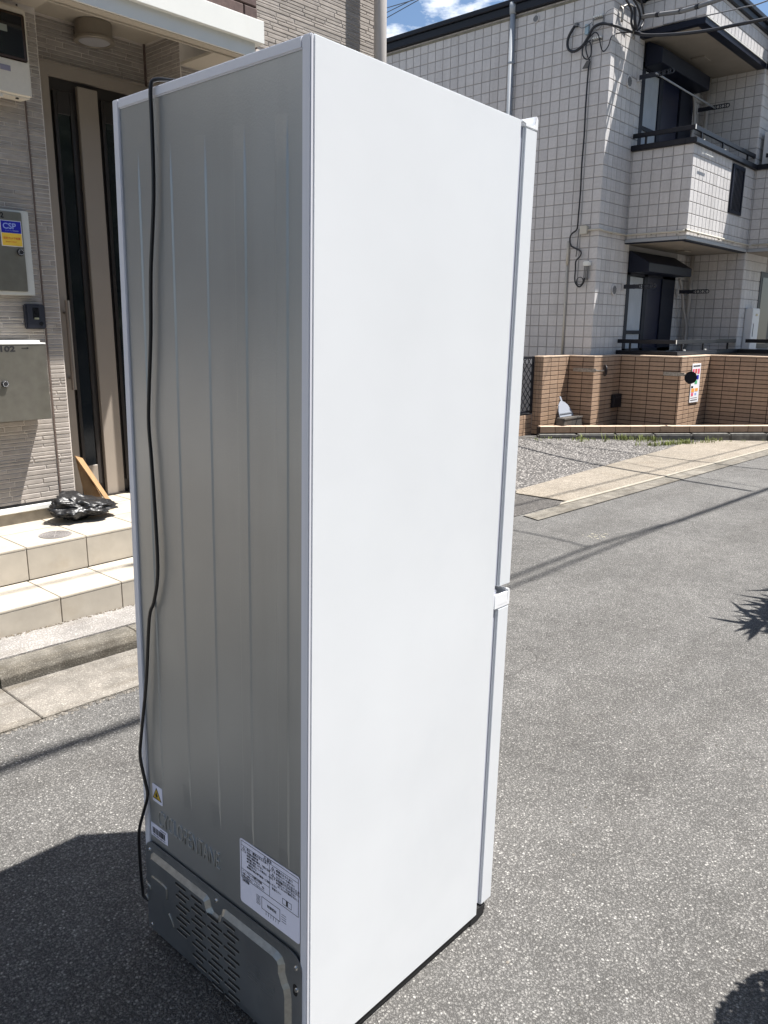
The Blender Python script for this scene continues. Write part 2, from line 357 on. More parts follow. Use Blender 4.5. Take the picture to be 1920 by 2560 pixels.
def inview(p, margin=1.0):
    d = Vector(p)-CAMP; z = d.dot(_f)
    if z < .2: return False
    x = 1957.56*d.dot(_r)/z; y = 1957.56*d.dot(_u)/z
    return abs(x) < 960*margin and abs(y) < 1280*margin
def fridge_hides(p):
    d = Vector(p)-CAMP; z = d.dot(_f); x = 960+1957.56*d.dot(_r)/z; y = 1280-1957.56*d.dot(_u)/z
    if x < 330 or x > 1290: return False
    top = 235-(x-300)*.35 if x < 776 else 90+(x-776)*.41
    return y > top+40
def score(p, area):
    if not inview(p, 1.03) or fridge_hides(p): return -1/((Vector(p)-CAMP).length+1)
    return area*1000/(Vector(p)-CAMP).length_squared

# ================================================================== GROUND
def big_ground():
    mb = MB(); R_ = 260
    mb.add([(-R_,-R_,rz(-R_)),(R_,-R_,rz(R_)),(R_,R_,rz(R_)),(-R_,R_,rz(-R_))], [(0,1,2,3)])
    return build(mb, 'road', M['asphalt'], kind='structure')
big_ground()
# concrete gutter slabs and kerb stones on the left side of the street
gut = thing('street_kerb', 'weathered concrete kerb with its gutter slabs along the porch steps', 'kerb', (1.1, 2.8, rz(1.1)))
x = -2.51
while x < 3.4:
    w = 0.597
    mb = MB(); mb.prism([(x, 2.622+random.uniform(-.004,.004), rz(x,-.05)), (x+w, 2.622+random.uniform(-.004,.004), rz(x+w,-.05)), (x+w, 2.962, rz(x+w,-.05)), (x, 2.962, rz(x,-.05))], (0,0,.062))
    build(mb, 'gutter_slab', M['gutter'], gut, bevel=.004, seg=1)
    mb = MB(); a = [(x, 2.966, -.06), (x, 2.966, .045), (x, 2.985, .072), (x, 3.005, .078), (x, 3.075, .078), (x, 3.075, -.06)]
    p0 = [(px, py, rz(px, pz)) for px, py, pz in a]; p1 = [(px+w, py, rz(px+w, pz)) for px, py, pz in a]
    n = len(a); mb.add(p0+p1, [tuple(range(n)), tuple(range(n, 2*n))[::-1]]+[(i, (i+1)%n, n+(i+1)%n, n+i) for i in range(n)])
    build(mb, 'kerb_stone', M['kerb'], gut, bevel=.003, seg=1)
    x += .6
sheet('pavement_apron', [(-3, 3.09), (3.7, 3.09), (3.7, 3.5), (-3, 3.5)], .078, M['apron'], thick=.13)
sheet('pavement_edge_seam', [(-3, 3.06), (3.7, 3.06), (3.7, 3.092), (-3, 3.092)], .066, M['kerbdark'], thick=.1)
# broken asphalt seam
random.seed(3)
# side lane, pavement, gravel lot on the right
sheet('side_asphalt', [(4.85, 3.33), (6.15, 3.33), (6.13, 3.87), (5.9, 4.2), (5.7, 9), (4.6, 9), (4.7, 3.33)], .004, M['asphalt_old'])
sheet('gravel_lot', [(6.13, 3.84), (6.28, 3.94), (9.0, 4.15), (10.58, 4.28), (11.4, 4.35), (13.3, 3.3), (13.5, 3.5), (10.2, 6.4), (10.6, 9.5), (5.7, 9.5), (5.9, 4.2)], .004, M['gravel'])
sheet('beige_pavement', [(6.165, 3.345), (9, 3.345), (13, 3.345), (24, 3.345), (24, 3.5), (13.4, 3.5), (12.2, 4.28), (11.2, 4.36), (10.58, 4.27), (9, 4.16), (6.28, 3.95), (6.135, 3.86)], .012, M['pavement'])
sheet('concrete_channel', [(5.30, 3.12), (24, 3.12), (24, 3.297), (5.36, 3.297)], .008, M['kerb'])
sheet('pavement_edging', [(5.95, 3.30), (24, 3.30), (24, 3.338), (6.05, 3.338)], .016, mat('pale_edging', (.26, .235, .19), .85, noise=(12, .15), bump=(90, .4, .002)), thick=.03)
# old road-paint crumbs
mb = MB(); random.seed(5)
for k in range(26):
    cx = 5.17+random.gauss(0, .05); cy = 2.55+random.gauss(0, .035); r = random.uniform(.004, .012)
    mb.add([(cx+r*math.cos(a)*random.uniform(.5, 1.2), cy+r*math.sin(a)*random.uniform(.5, 1.2), rz(cx, .003)) for a in [i*PI/3 for i in range(6)]], [(0,1,2,3,4,5)])
build(mb, 'road_marking_remnant', mat('worn_road_paint', (.33, .31, .24), .8), kind='structure')
mb = MB(); random.seed(41)
for (cx, cy, ang, n_) in ((2.3, 1.7, .15, 26), (3.6, 1.2, .05, 30), (5.6, 1.9, .4, 24), (4.2, 2.9, -.1, 22)):
    px, py = cx, cy
    for k in range(n_):
        ang += random.gauss(0, .35)*.6; l_ = random.uniform(.015, .04); w_ = random.uniform(.0006, .0016)
        qx, qy = px+math.cos(ang)*l_, py+math.sin(ang)*l_; nx, ny = -math.sin(ang)*w_, math.cos(ang)*w_
        mb.add([(px-nx, py-ny, rz(px, .0012)), (qx-nx, qy-ny, rz(qx, .0012)), (qx+nx, qy+ny, rz(qx, .0012)), (px+nx, py+ny, rz(px, .0012))], [(0,1,2,3)])
        px, py = qx, qy; ang *= .97
build(mb, 'road_crack', mat('crack_dirt', (.05, .046, .042), .95), kind='structure')
# loose gravel stones
random.seed(11); mb = MB()
def pebble(mb, x, y, z, r):
    vs = []; a0 = random.uniform(0, PI)
    for k in range(5):
        a = a0+k*2*PI/5; vs.append((x+r*random.uniform(.7,1.2)*math.cos(a), y+r*random.uniform(.7,1.2)*math.sin(a), z))
    t = (x+r*random.uniform(-.3,.3), y+r*random.uniform(-.3,.3), z+r*random.uniform(.5,.9)); vs.append(t)
    mb.add(vs, [(k, (k+1)%5, 5) for k in range(5)])
cnt = 0
while cnt < 16000:
    gx = random.uniform(5.8, 11.6); gy = random.uniform(3.9, 7.2)
    if gy < 3.94+(gx-6.28)*.08 or gx < 5.9+(0 if gy > 4.2 else .3): continue
    if (gx-10.1)*.684+(gy-6.0)*.73 > .06: continue
    cnt += 1; pebble(mb, gx, gy, rz(gx, .003), random.uniform(.005, .014))
build(mb, 'gravel_stones', mat('loose_gravel', (.24, .225, .21), .85, island=.5), kind='stuff')
# grit at the asphalt joint + pebbles on road near camera
mb = MB()
for k in range(700):
    gx = random.uniform(.6, 2.2); pebble(mb, gx, 2.615+random.gauss(0, .008), rz(gx, .001), random.uniform(.002, .007))
for k in range(260):
    gx = random.uniform(.5, 9); gy = random.uniform(-.2, 3.0); pebble(mb, gx, gy, rz(gx, .001), random.uniform(.002, .0055))
build(mb, 'road_grit', mat('grit', (.15, .135, .115), .85, island=.5), kind='stuff')
mb = MB()
for k in range(420):
    gx = random.uniform(.6, 2.3); pebble(mb, gx, 3.307+random.gauss(0, .006), rz(gx, .079), random.uniform(.002, .006))
build(mb, 'step_foot_dirt', mat('dark_dirt', (.12, .1, .07), .95, island=.3), kind='stuff')

# ================================================================== PORCH STEPS
steps = thing('porch_steps', 'two beige tiled porch steps and landing in front of the brown door', 'steps', (1.5, 3.7, 0))
mb = MB(); mb.box(-2.5, 3.9, 3.322, 3.66, -.15, .150); mb.box(-2.5, 3.9, 3.66, 4.6, -.15, .312)
build(mb, 'step_core', M['joint'], steps)
xs = [-.277+.3*k for k in range(14)]
for x0 in xs:
    for key, (y0, y1, z0, z1) in {'a': (3.312, 3.644, .150, .161), 'b': (3.648, 3.946, .312, .323), 'c': (3.949, 4.247, .312, .323), 'd': (4.25, 4.56, .312, .323)}.items():
        ox = .012 if key == 'a' else 0
        mb = MB(); mb.box(x0+.0015-ox, x0+.2985-ox, y0, y1, z0, z1); build(mb, 'step_tile', M['porch_tile'], steps, bevel=.0025, seg=2)
    mb = MB(); mb.box(x0+.002-.012, x0+.298-.012, 3.313, 3.323, -.06, .1495); build(mb, 'riser_tile', M['porch_tile'], steps, bevel=.0015, seg=1)
    mb = MB(); mb.box(x0+.002, x0+.298, 3.649, 3.661, .1625, .3115); build(mb, 'riser_tile', M['porch_tile'], steps, bevel=.0015, seg=1)
# drain lid set in the landing
lid = thing('drain_cover', 'small round ribbed metal drain cover set in the porch landing', 'drain cover', (1.727, 3.778, .323))
mb = MB(); mb.cyl((1.727, 3.778, .3232), (0,0,1), .078, .002, 32); build(mb, 'cover_plate', M['lid'], lid)
mb = MB()
for r in (.074, .062, .05, .038, .026): mb.ring((1.727, 3.778, .3252), (0,0,1), r-.003, r, .0014, 32)
for k in range(12):
    a = k*PI/6; c, s_ = math.cos(a), math.sin(a)
    mb.add([(1.727+c*.012-s_*.002, 3.778+s_*.012+c*.002, .3268), (1.727+c*.012+s_*.002, 3.778+s_*.012-c*.002, .3268), (1.727+c*.06+s_*.002, 3.778+s_*.06-c*.002, .3268), (1.727+c*.06-s_*.002, 3.778+s_*.06+c*.002, .3268)], [(0,1,2,3)])
build(mb, 'raised_ribs', mat('lid_rib', (.27, .25, .24), .5, metal=.2), lid)

# ================================================================== LEFT APARTMENT BUILDING
lb = thing('apartment_building', 'taupe stone-strip apartment building with canopy over its dark front door', 'building', (2.0, 4.14, .323))
mb = MB()
mb.box(-3, 2.034, 4.150, 4.9, .42, 6.2)                    # left pier
mb.box(2.034, 2.86, 4.505, 4.9, .312, 6.2)                 # recess back
mb.box(2.86, 4.569, 4.150, 4.9, .312, 6.2)                 # right part
mb.box(2.034, 2.86, 4.15, 4.505, 2.97, 6.2)
mb.box(-3, 4.569, 4.9, 12, -.3, 6.2)
mb.box(-3, 2.02, 4.16, 4.9, -.1, .42)
build(mb, 'wall', M['grout'], lb)
random.seed(21)
rows = []; z = .425
while z < 6.15:
    h = random.choice([.0155, .021, .021, .027]); rows.append((z, h)); z += h
def strips_on(x0, x1, zlo, zhi, y, dr, gap=.0036):
    out = []
    for z, h in rows:
        if z < zlo or z+h > zhi: continue
        x = x0 - random.uniform(0, .3)
        while x < x1:
            w = random.choice([.09, .15, .15, .21, .21, .27, .33, .42]); a, b = max(x, x0), min(x+w, x1)
            if x1-b < .03: b = x1
            x = b if b == x1 else x+w
            if b-a < .006: continue
            ww = b-a-gap
            d = random.choice([.0028, .0036, .0044])
            if dr == 'x': c = (a+ww/2, y, z); org = (a, y, z)
            else: c = (y, a+ww/2, z); org = (y, a+ww, z)
            out.append((org, dr, ww, round(h-gap, 4), d, score(c, ww*h)))
    return out
pl = strips_on(1.2, 1.942, .425, 2.85, 4.15, 'x')+strips_on(1.950, 2.034, .425, 2.85, 4.15, 'x')
pl += strips_on(2.036, 2.85, 2.735, 2.966, 4.505, 'x')
pl += strips_on(3.42, 4.569, 3.0, 3.95, 4.15, 'x')
pl += strips_on(2.865, 3.42, .43, 2.79, 4.15, 'x')
pl += strips_on(4.15, 4.505, 2.3, 2.966, 2.86, 'y')
pl += strips_on(3.42, 4.569, .43, 3.0, 4.15, 'x')
pl += strips_on(3.42, 4.569, 3.95, 6.1, 4.15, 'x')
pieces('siding_strip', pl, 'strip', lb, 300, c=.0022, stuff_name='siding_strips_small')
mb = MB(); mb.box(1.9425, 1.9485, 4.1425, 4.149, .425, 2.85); build(mb, 'sealant_joint', M['sealant'], lb)
mb = MB(); mb.box(1.9415, 1.9485, 4.1385, 4.149, 2.0, 2.01)
mb = MB(); mb.box(2.8475, 2.8595, 4.492, 4.503, .33, 2.965); build(mb, 'corner_joint', M['sealant'], lb)
# brown block band above the canopy
bl = []
for r_, zz in enumerate([3.0+.112*k for k in range(10)]):
    for k in range(8):
        xx = 3.418-.3*(k+1)+(0.2 if r_ % 2 else 0.0)
        w = .296
        if xx+w > 3.418: w = 3.418-xx
        c = (xx+w/2, 4.14, zz); bl.append(((xx, 4.149, zz), 'x', w, .107, .018, score(c, .03)))
pieces('facing_block', bl, 'brownblock', lb, 300, c=.006)
# base trim
mb = MB(); mb.box(-3, 2.026, 4.118, 4.152, .385, .412); build(mb, 'base_flashing', M['trim_white'], lb, bevel=.003, seg=1)
mb = MB(); mb.box(-3, 2.02, 4.135, 4.16, .313, .385); build(mb, 'plinth', mat('plinth_render', (.33, .29, .23), .85, noise=(16, .2)), lb)
mb = MB(); mb.box(-3, 2.03, 4.143, 4.152, .412, .4245); build(mb, 'drip_shade_line', M['hole_shade'], lb)  # solid black strip painting the shade in the gap above the flashing
# canopy
can = build(MB().box(-3, 3.062, 3.73, 3.80, 2.79, 2.972).box(-3, 3.062, 3.80, 4.149, 2.92, 2.972), 'entrance_canopy', M['trim_white'], lb, label='white canopy beam over the porch')
build(MB().box(-3, 3.106, 3.70, 3.729, 2.862, 2.974), 'fascia_board', M['trim_white'], can, bevel=.002, seg=1)
build(MB().box(3.063, 3.106, 3.729, 4.138, 2.862, 2.974), 'fascia_return', M['trim_white'], can)
build(MB().box(2.852, 3.06, 3.801, 4.135, 2.786, 2.80).box(-3, 2.032, 3.801, 4.135, 2.853, 2.866), 'beam_soffit', M['cream'], can)
build(MB().box(2.028, 2.86, 3.801, 4.50, 2.967, 2.975), 'ceiling_board', M['cream'], can)
build(MB().box(-3, 3.058, 3.742, 3.802, 2.7865, 2.791), 'soffit_strip', M['cream'], can)
build(MB().box(-3, 3.05, 3.797, 3.808, 2.778, 2.7865), 'drip_lip', M['cream'], can)
# front door
door = build(MB().box(2.04, 2.852, 4.47, 4.50, 2.665, 2.73).box(2.04, 2.236, 4.47, 4.5, .324, 2.665), 'front_door', M['door_beige'], lb, label='dark bronze front door with narrow wired-glass lights')
build(MB().box(2.236, 2.85, 4.492, 4.503, .324, 2.665), 'door_leaf', M['dark_frame'], door)
def stile(x0, x1):
    build(MB().box(x0, x1, 4.462, 4.492, .326, 2.64), 'door_stile', M['door_beige'], door, bevel=.003, seg=1)
stile(2.394, 2.513); 
for gx in (2.276, 2.559, 2.73):
    fr = build(MB().box(gx-.02, gx, 4.475, 4.492, .40, 2.60).box(gx+.073, gx+.096, 4.475, 4.492, .40, 2.60).box(gx, gx+.073, 4.475, 4.492, 2.483, 2.60), 'light_frame', M['dark_frame'], door, bevel=.002, seg=1)
    build(MB().box(gx, gx+.073, 4.484, 4.491, .52, 2.483), 'glass_panel', M['door_glass'], door)
    build(MB().box(gx, gx+.073, 4.474, 4.491, .33, .52), 'kick_plate', M['door_beige'], door, bevel=.002, seg=1)
build(MB().box(2.04, 2.85, 4.44, 4.49, .3235, .332), 'threshold', M['dark_frame'], door)
h = MB(); h.tube([(2.214, 4.425, .985), (2.214, 4.425, 1.487)], .0145, 16, smooth=1); h.cyl((2.214, 4.425, 1.05), (0,1,0), .008, .05, 8); h.cyl((2.214, 4.425, 1.42), (0,1,0), .008, .05, 8)
build(h, 'door_handle', M['steel_pole'], door, smooth=False)
# downpipe on the far end
dp = MB(); dp.tube([(4.408, 4.03, -.1), (4.408, 4.03, 6.2)], .044, 20, smooth=1)
for zz in (1.2, 2.4, 4.2): dp.ring((4.408, 4.03, zz), (0,0,1), .044, .049, .03, 20); dp.box(4.39, 4.426, 4.07, 4.14, zz, zz+.03)
build(dp, 'downpipe', M['pipe_beige'], lb, smooth=True, label='beige downpipe at the end of the wall')
build(MB().box(-3.2, 4.75, 3.85, 12.2, 6.2, 6.3), 'roof_slab', M['roofedge'], lb)

# ceiling lamp under the canopy
lamp = thing('ceiling_lamp', 'round bronze surface-mounted lamp with frosted lens under the porch canopy', 'lamp', (2.49, 4.415, 2.967))
b_ = MB(); b_.cyl((2.49, 4.415, 2.885), (0,0,1), .098, .08, 40); b_.ring((2.49, 4.415, 2.868), (0,0,1), .082, .107, .018, 40); build(b_, 'lamp_body', M['lampshade'], lamp, bevel=.002, seg=1)
build(MB().cyl((2.49, 4.415, 2.873), (0,0,1), .083, .006, 40), 'lamp_lens', M['lamp_glass'], lamp)

# electricity meter box
mt = thing('meter_box', 'cream electricity meter box with dark glass window, above the letterboxes', 'meter box', (1.76, 4.08, 2.4))
build(MB().prism([(1.58, 4.149, 2.415), (1.58, 4.02, 2.405), (1.58, 4.02, 2.80), (1.58, 4.149, 2.80)], (.348, 0, 0)), 'meter_case', M['meter_cream'], mt, bevel=.012, seg=3)
build(MB().box(1.62, 1.914, 4.012, 4.022, 2.56, 2.765), 'window_frame', mat('brown_frame', (.05, .028, .018), .35), mt, bevel=.008, seg=2)
build(MB().box(1.64, 1.896, 4.0085, 4.0125, 2.575, 2.75), 'meter_window', M['black_gloss'], mt)
build(MB().box(1.70, 1.825, 4.0065, 4.0088, 2.672, 2.70), 'meter_display', mat('meter_label', (.25, .27, .24), .5), mt)
build(MB().box(1.782, 1.83, 4.0172, 4.0205, 2.508, 2.532), 'maker_badge', mat('badge_grey', (.28, .25, .3), .4, metal=.4), mt, bevel=.001, seg=1)
build(MB().cyl((1.86, 4.045, 2.4035), (0,0,-1), .008, .003, 12).box(1.75, 1.78, 4.05, 4.062, 2.399, 2.4065), 'case_hole', M['hole_shade'], mt)
build(MB().box(1.60, 1.79, 4.03, 4.10, 2.393, 2.4065), 'cable_flap', M['meter_cream'], mt, bevel=.002, seg=1)

# letterboxes
def digits_on(parent, body, x, y, z, size, m=None, xs=1.0): return text(body, size, frame_m((x, y, z), (1,0,0), (0,0,1)), m or M['print_black'], parent, 'number_lettering', .0003, xs=xs, offset=size*.035)
b1 = thing('letterbox', 'upper steel letterbox with blue and yellow security sticker and combination dial', 'letterbox', (1.75, 4.13, 1.5))
build(MB().box(1.5, 1.8915, 4.108, 4.149, 1.497, 1.903), 'box_frame', M['frame_white'], b1, bevel=.003, seg=2)
build(MB().box(1.51, 1.852, 4.099, 4.108, 1.515, 1.892), 'box_door', M['steel'], b1, bevel=.002, seg=2)
digits_on(b1, '2', 1.747, 4.0985, 1.861, .034)
st = build(MB().box(1.742, 1.845, 4.0972, 4.0988, 1.729, 1.85), 'security_sticker', M['print_white'], b1)
build(MB().box(1.7455, 1.8425, 4.0962, 4.0971, 1.792, 1.847), 'sticker_blue_field', M['blue'], st)
build(MB().box(1.7455, 1.8425, 4.0962, 4.0971, 1.732, 1.7905), 'sticker_yellow_field', M['yellow'], st)
text('CSP', .038, frame_m((1.753, 4.0958, 1.811), (1,0,0), (0,0,1)), M['paleblue'], st, 'sticker_lettering', .0002, xs=1.02, offset=.0008)
text('セントラル警備保障', .0072, frame_m((1.764, 4.0958, 1.7995), (1,0,0), (0,0,1)), M['paleblue'], st, 'sticker_lettering', .0002)
text('防犯カメラ設置', .0125, frame_m((1.752, 4.0958, 1.762), (1,0,0), (0,0,1)), M['red'], st, 'sticker_lettering', .0002, xs=.95)
text('SECURITY CAMERA', .006, frame_m((1.762, 4.0958, 1.748), (1,0,0), (0,0,1)), M['red'], st, 'sticker_lettering', .0002)
def dial(parent, x, y, z, r):
    d_ = build(MB().cyl((x, y, z), (0,-1,0), r, .012, 24, r2=r*.86), 'combination_dial', M['print_black'], parent)
    k_ = MB()
    for k in range(10):
        a = k*2*PI/10+.3; cx = x+math.cos(a)*r*.7; cz = z+math.sin(a)*r*.7; k_.box(cx-.0014, cx+.0014, y-.0126, y-.0119, cz-.0014, cz+.0014)
    build(k_, 'dial_marks', M['print_white'], d_); return d_
dial(b1, 1.829, 4.099, 1.703, .0175)
b2 = thing('letterbox', 'lower projecting steel letterbox numbered 102 with an arrow', 'letterbox', (1.72, 4.13, .88))
build(MB().box(1.45, 1.874, 4.032, 4.137, .880, 1.254), 'box_body', mat('box_shell', (.5, .49, .45), .45), b2, bevel=.002, seg=1)
build(MB().box(1.45, 1.877, 4.02, 4.031, .878, 1.256), 'box_door', M['steel'], b2, bevel=.002, seg=2)
build(MB().box(1.45, 1.878, 4.018, 4.137, 1.2565, 1.263).box(1.45, 1.855, 4.03, 4.137, 1.2635, 1.275), 'box_lid', M['trim_white'], b2, bevel=.001, seg=1)
digits_on(b2, '102', 1.642, 4.0195, 1.223, .037, xs=1.45)
ar = MB(); ar.box(1.754, 1.784, 4.0188, 4.0196, 1.2365, 1.2395); ar.prism([(1.781, 4.0188, 1.233), (1.792, 4.0188, 1.238), (1.781, 4.0188, 1.243)], (0, .0008, 0)); build(ar, 'direction_arrow', M['print_black'], b2)
dial(b2, 1.655, 4.02, 1.066, .0175)
# intercom
ic = thing('door_intercom', 'black wall intercom with camera, between the two letterboxes', 'intercom', (1.88, 4.13, 1.33))
build(MB().box(1.832, 1.931, 4.103, 4.142, 1.331, 1.455), 'intercom_case', M['navyblack'], ic, bevel=.006, seg=2)
build(MB().box(1.866, 1.897, 4.1015, 4.1032, 1.385, 1.437), 'camera_window', M['black_gloss'], ic)
build(MB().cyl((1.881, 4.1025, 1.415), (0,-1,0), .007, .003, 16), 'camera_lens', M['black_gloss'], ic)
build(MB().box(1.872, 1.895, 4.1008, 4.1028, 1.379, 1.388), 'name_plate', mat('dull_yellow', (.3, .3, .2), .5), ic)
build(MB().cyl((1.905, 4.1032, 1.357), (0,-1,0), .009, .003, 16), 'call_button', M['black_gloss'], ic)
# cord leaning board and bin bag
bd = thing('cardboard_sheet', 'folded brown cardboard leaning in the door corner behind the black bag', 'cardboard', (2.2, 4.2, .323))
build(MB().prism([(2.045, 4.145, .645), (2.108, 4.19, .618), (2.205, 4.13, .325), (2.1, 4.15, .325)], (.006, .010, 0)), 'back_flap', M['card'], bd)
build(MB().prism([(2.108, 4.188, .62), (2.245, 4.112, .325), (2.31, 4.30, .325), (2.16, 4.21, .52)], (-.006, .006, 0)), 'front_flap', M['card_sunlit'], bd)
build(MB().prism([(2.045, 4.142, .647), (2.108, 4.184, .622), (2.245, 4.104, .325), (2.215, 4.09, .325)], (-.004, .003, 0)), 'side_flap', M['card'], bd)
import mathutils
def bag_mesh():
    bm = bmesh.new(); bmesh.ops.create_icosphere(bm, subdivisions=5, radius=1)
    nz = mathutils.noise
    for v in bm.verts:
        p = v.co.copy(); d = p.normalized()
        ridg = 0
        for sc, am in ((1.1, .24), (2.3, .16), (4.4, .08), (9, .02)):
            ridg += am*(1-2.2*abs(nz.noise(d*sc+Vector((3.1, 1.7, 5.2)))))
        f = .72+ridg
        x = p.x*f*.17; y = p.y*f*.125; z = p.z*f*.052
        # taller to the back-left, flat and spread to the front-right
        u = (x-y)/.25; hgt = 1.15-.75*max(-1, min(1, u))
        z = max(-.05, z*hgt+.02*(1-u))
        a = -.05; v.co = Vector((x*math.cos(a)-y*math.sin(a), x*math.sin(a)+y*math.cos(a), z))
    me = bpy.data.meshes.new('bin_bag'); bm.to_mesh(me); bm.free(); me.materials.append(M['bag'])
    for p in me.polygons: p.use_smooth = True
    return me
o = bpy.data.objects.new('bin_bag', bag_mesh()); COL.objects.link(o); o.location = (1.995, 4.0, .372)
tag(o, 'crumpled black plastic bag lying on the landing at the foot of the wall', 'bin bag')
# ================================================================== FRIDGE (own frame: X = depth, Y = width, Z = up)
T = Matrix(((0.99966040, -0.00512980, 0.02554941, 0.793), (0.00513176, 0.99998683, 0.0, 0.898), (-0.02554905, 0.00014235, 0.99967356, -.0205), (0, 0, 0, 1)))
LOCAL['on'] = True
fr = thing('refrigerator', 'tall white two-door refrigerator seen from behind, standing on the asphalt', 'refrigerator')
fr.matrix_world = T
W, D, H = .536, .551, 1.78
build(MB().box(.0066, D, .0, W, .022, H), 'cabinet', M['enamel'], fr, bevel=.0016, seg=3)
fl = MB(); fl.box(0, .0064, .0004, .019, .023, 1.7795); fl.box(0, .0064, W-.019, W-.0004, .023, 1.7795)
build(fl, 'side_flange', M['enamel_shaded'], fr, bevel=.0014, seg=2)
build(MB().box(.0004, .0065, .0195, W-.0195, 1.7625, 1.7798), 'top_flange', M['enamel_shaded'], fr, bevel=.002, seg=2)
# embossed back sheet with shallow vertical ribs
ribs = [(.489, .460), (.384, .358), (.286, .258), (.182, .155), (.081, .054)]
ys = [.0195]
for a, b in sorted(ribs, key=lambda t: t[1]): ys += [b-.0016, b+.0014, a-.0014, a+.0016]
ys.append(W-.0195); zs = [.20, .395, .45, 1.62, 1.685, 1.763]
mb = MB(); vs = []
for z in zs:
    for i, y in enumerate(ys):
        inn = (.44 < z < 1.63) and any(b-.0002 <= y <= a+.0002 for a, b in ribs)
        vs.append((.0042-(.0021 if inn else 0), y, z))
n = len(ys); mb.add(vs, [(j*n+i, j*n+i+1, (j+1)*n+i+1, (j+1)*n+i) for j in range(len(zs)-1) for i in range(n-1)])
bk = build(mb, 'back_panel', M['backsheet'], fr)
def back_m(y, z, x=.0): return frame_m((x, y, z), (0,-1,0), (0,0,1))
text('CYCLOPENTANE', .0560, back_m(.484, .3055, .0036), mat('highlit_lettering', (.40, .41, .405), .4, metal=.6), bk, 'embossed_lettering', .0014, xs=.52, bevel=.0005, offset=-.0010)  # paler than the sheet: edge highlights put into the letter colour
# compressor cover
def ring_pts(A, d):
    n = len(A); out = []
    for i in range(n):
        p = Vector(A[i]); a = (p-Vector(A[i-1])).normalized(); b = (Vector(A[(i+1)%n])-p).normalized()
        na = Vector((-a.y, a.x)); nb = Vector((-b.y, b.x)); m_ = (na+nb).normalized(); out.append(tuple(p+m_*d/max(.4, m_.dot(na))))
    return out
def arc(cx, cy, r, a0, a1, n=5): return [(cx+r*math.cos(math.radians(a0+(a1-a0)*k/n)), cy+r*math.sin(math.radians(a0+(a1-a0)*k/n))) for k in range(n+1)]
outer = arc(.503, .223, .030, 0, 90)+arc(.043, .223, .030, 90, 180)+[(.013, .024)]+[(.533, .024)]
A = [(.512, .040)] + [(.512, .205)] + [(.510, .222), (.500, .231)] + [(.302, .231), (.292, .226), (.286, .210), (.278, .203), (.262, .203), (.254, .210), (.248, .226), (.238, .231)] + [(.082, .231), (.066, .226), (.058, .214), (.058, .196), (.050, .178), (.044, .170), (.040, .150), (.040, .040)]
B2 = ring_pts(A, .0105)
mb = MB(); no = len(outer)
def pt(l, x): return [(x, y, z) for y, z in l]
# flange plate, sloped wall, raised field
mb.prism(pt(outer, -.0005), (-.0014, 0, 0)); cov = build(mb, 'compressor_cover', M['cover'], fr, label='dark galvanised compressor cover with vent slots')
n = len(A); mb = MB(); mb.add(pt(A, -.0020)+pt(B2, -.0105), [(i, (i+1)%n, n+(i+1)%n, n+i) for i in range(n)]); build(mb, 'pressed_ridge', M['ridge_glint'], cov, smooth=False)
mb = MB(); mb.add(pt(B2, -.0106), [tuple(range(n))]); build(mb, 'cover_field', M['cover'], cov)
def slot_pts(y, z, w=.039, r=.0030): return arc(y-r, z, r, -90, 90, 4)+arc(y-w+r, z, r, 90, 270, 4)
sl = []
for c_, (y0, ztop, nr) in enumerate([(.404, .2100, 9), (.347, .2100, 12), (.291, .1970, 12), (.236, .2100, 13)]):
    for k in range(nr):
        if c_ in (1, 2) and k < 0: continue
        sl.append((y0-(.0125 if k % 2 else 0), ztop-.0143*k))
for (y, z) in sl:
    mb = MB(); mb.prism(pt(slot_pts(y, z), -.0106), (-.0005, 0, 0)); mb.tube([(-.0112, yy, zz) for yy, zz in [(y-.002, z-.0034), (y-.037, z-.0034)]], .0007, 6, mi=1, smooth=1)
    build(mb, 'painted_slot', [M['hole_shade'], M['ridge_glint']], cov)  # black shapes paint the dark slots, pale lip paints a highlight
for pts in ([(.495, .178), (.445, .178), (.438, .170), (.438, .150)], [(.432, .118), (.420, .105), (.414, .092)], [(.520, .150), (.505, .147), (.503, .138)], [(.523, .118), (.512, .108)]):
    mb = MB(); mb.tube([(-.0108, y, z) for y, z in pts], .0026, 8, smooth=3); build(mb, 'pressed_bead', M['ridge_glint'], cov, smooth=True)
for (y, z) in ((.516, .231), (.270, .234), (.028, .224), (.517, .036), (.026, .178)):
    mb = MB(); mb.cyl((-.0018, y, z), (-1,0,0), .0048, .003, 14, r2=.0036); build(mb, 'screw', M['screw'], cov, smooth=False)
build(MB().prism(pt(arc(.030, .182, .006, 0, 180, 4)+arc(.030, .168, .006, 180, 360, 4), -.0019), (-.0004, 0, 0)), 'screw_hole', M['hole_shade'], cov)
mb = MB()
def outline(mb, y0, y1, z0, z1, x, t=.0007):
    for a in ((y0, y1, z0, z0+t), (y0, y1, z1-t, z1), (y0, y0+t, z0, z1), (y1-t, y1, z0, z1)): mb.box(x-.0004, x, *a)
outline(mb, .128, .162, .145, .165, -.0106); outline(mb, .078, .124, .142, .163, -.0106)
for r_ in range(3):
    mb.box(-.011, -.0106, .130, .160, .139-.006*r_, .1405-.006*r_); mb.box(-.011, -.0106, .082, .120, .137-.006*r_, .1385-.006*r_)
build(mb, 'pressed_marks', mat('pressed_mark', (.17, .18, .18), .4, metal=.4), cov)
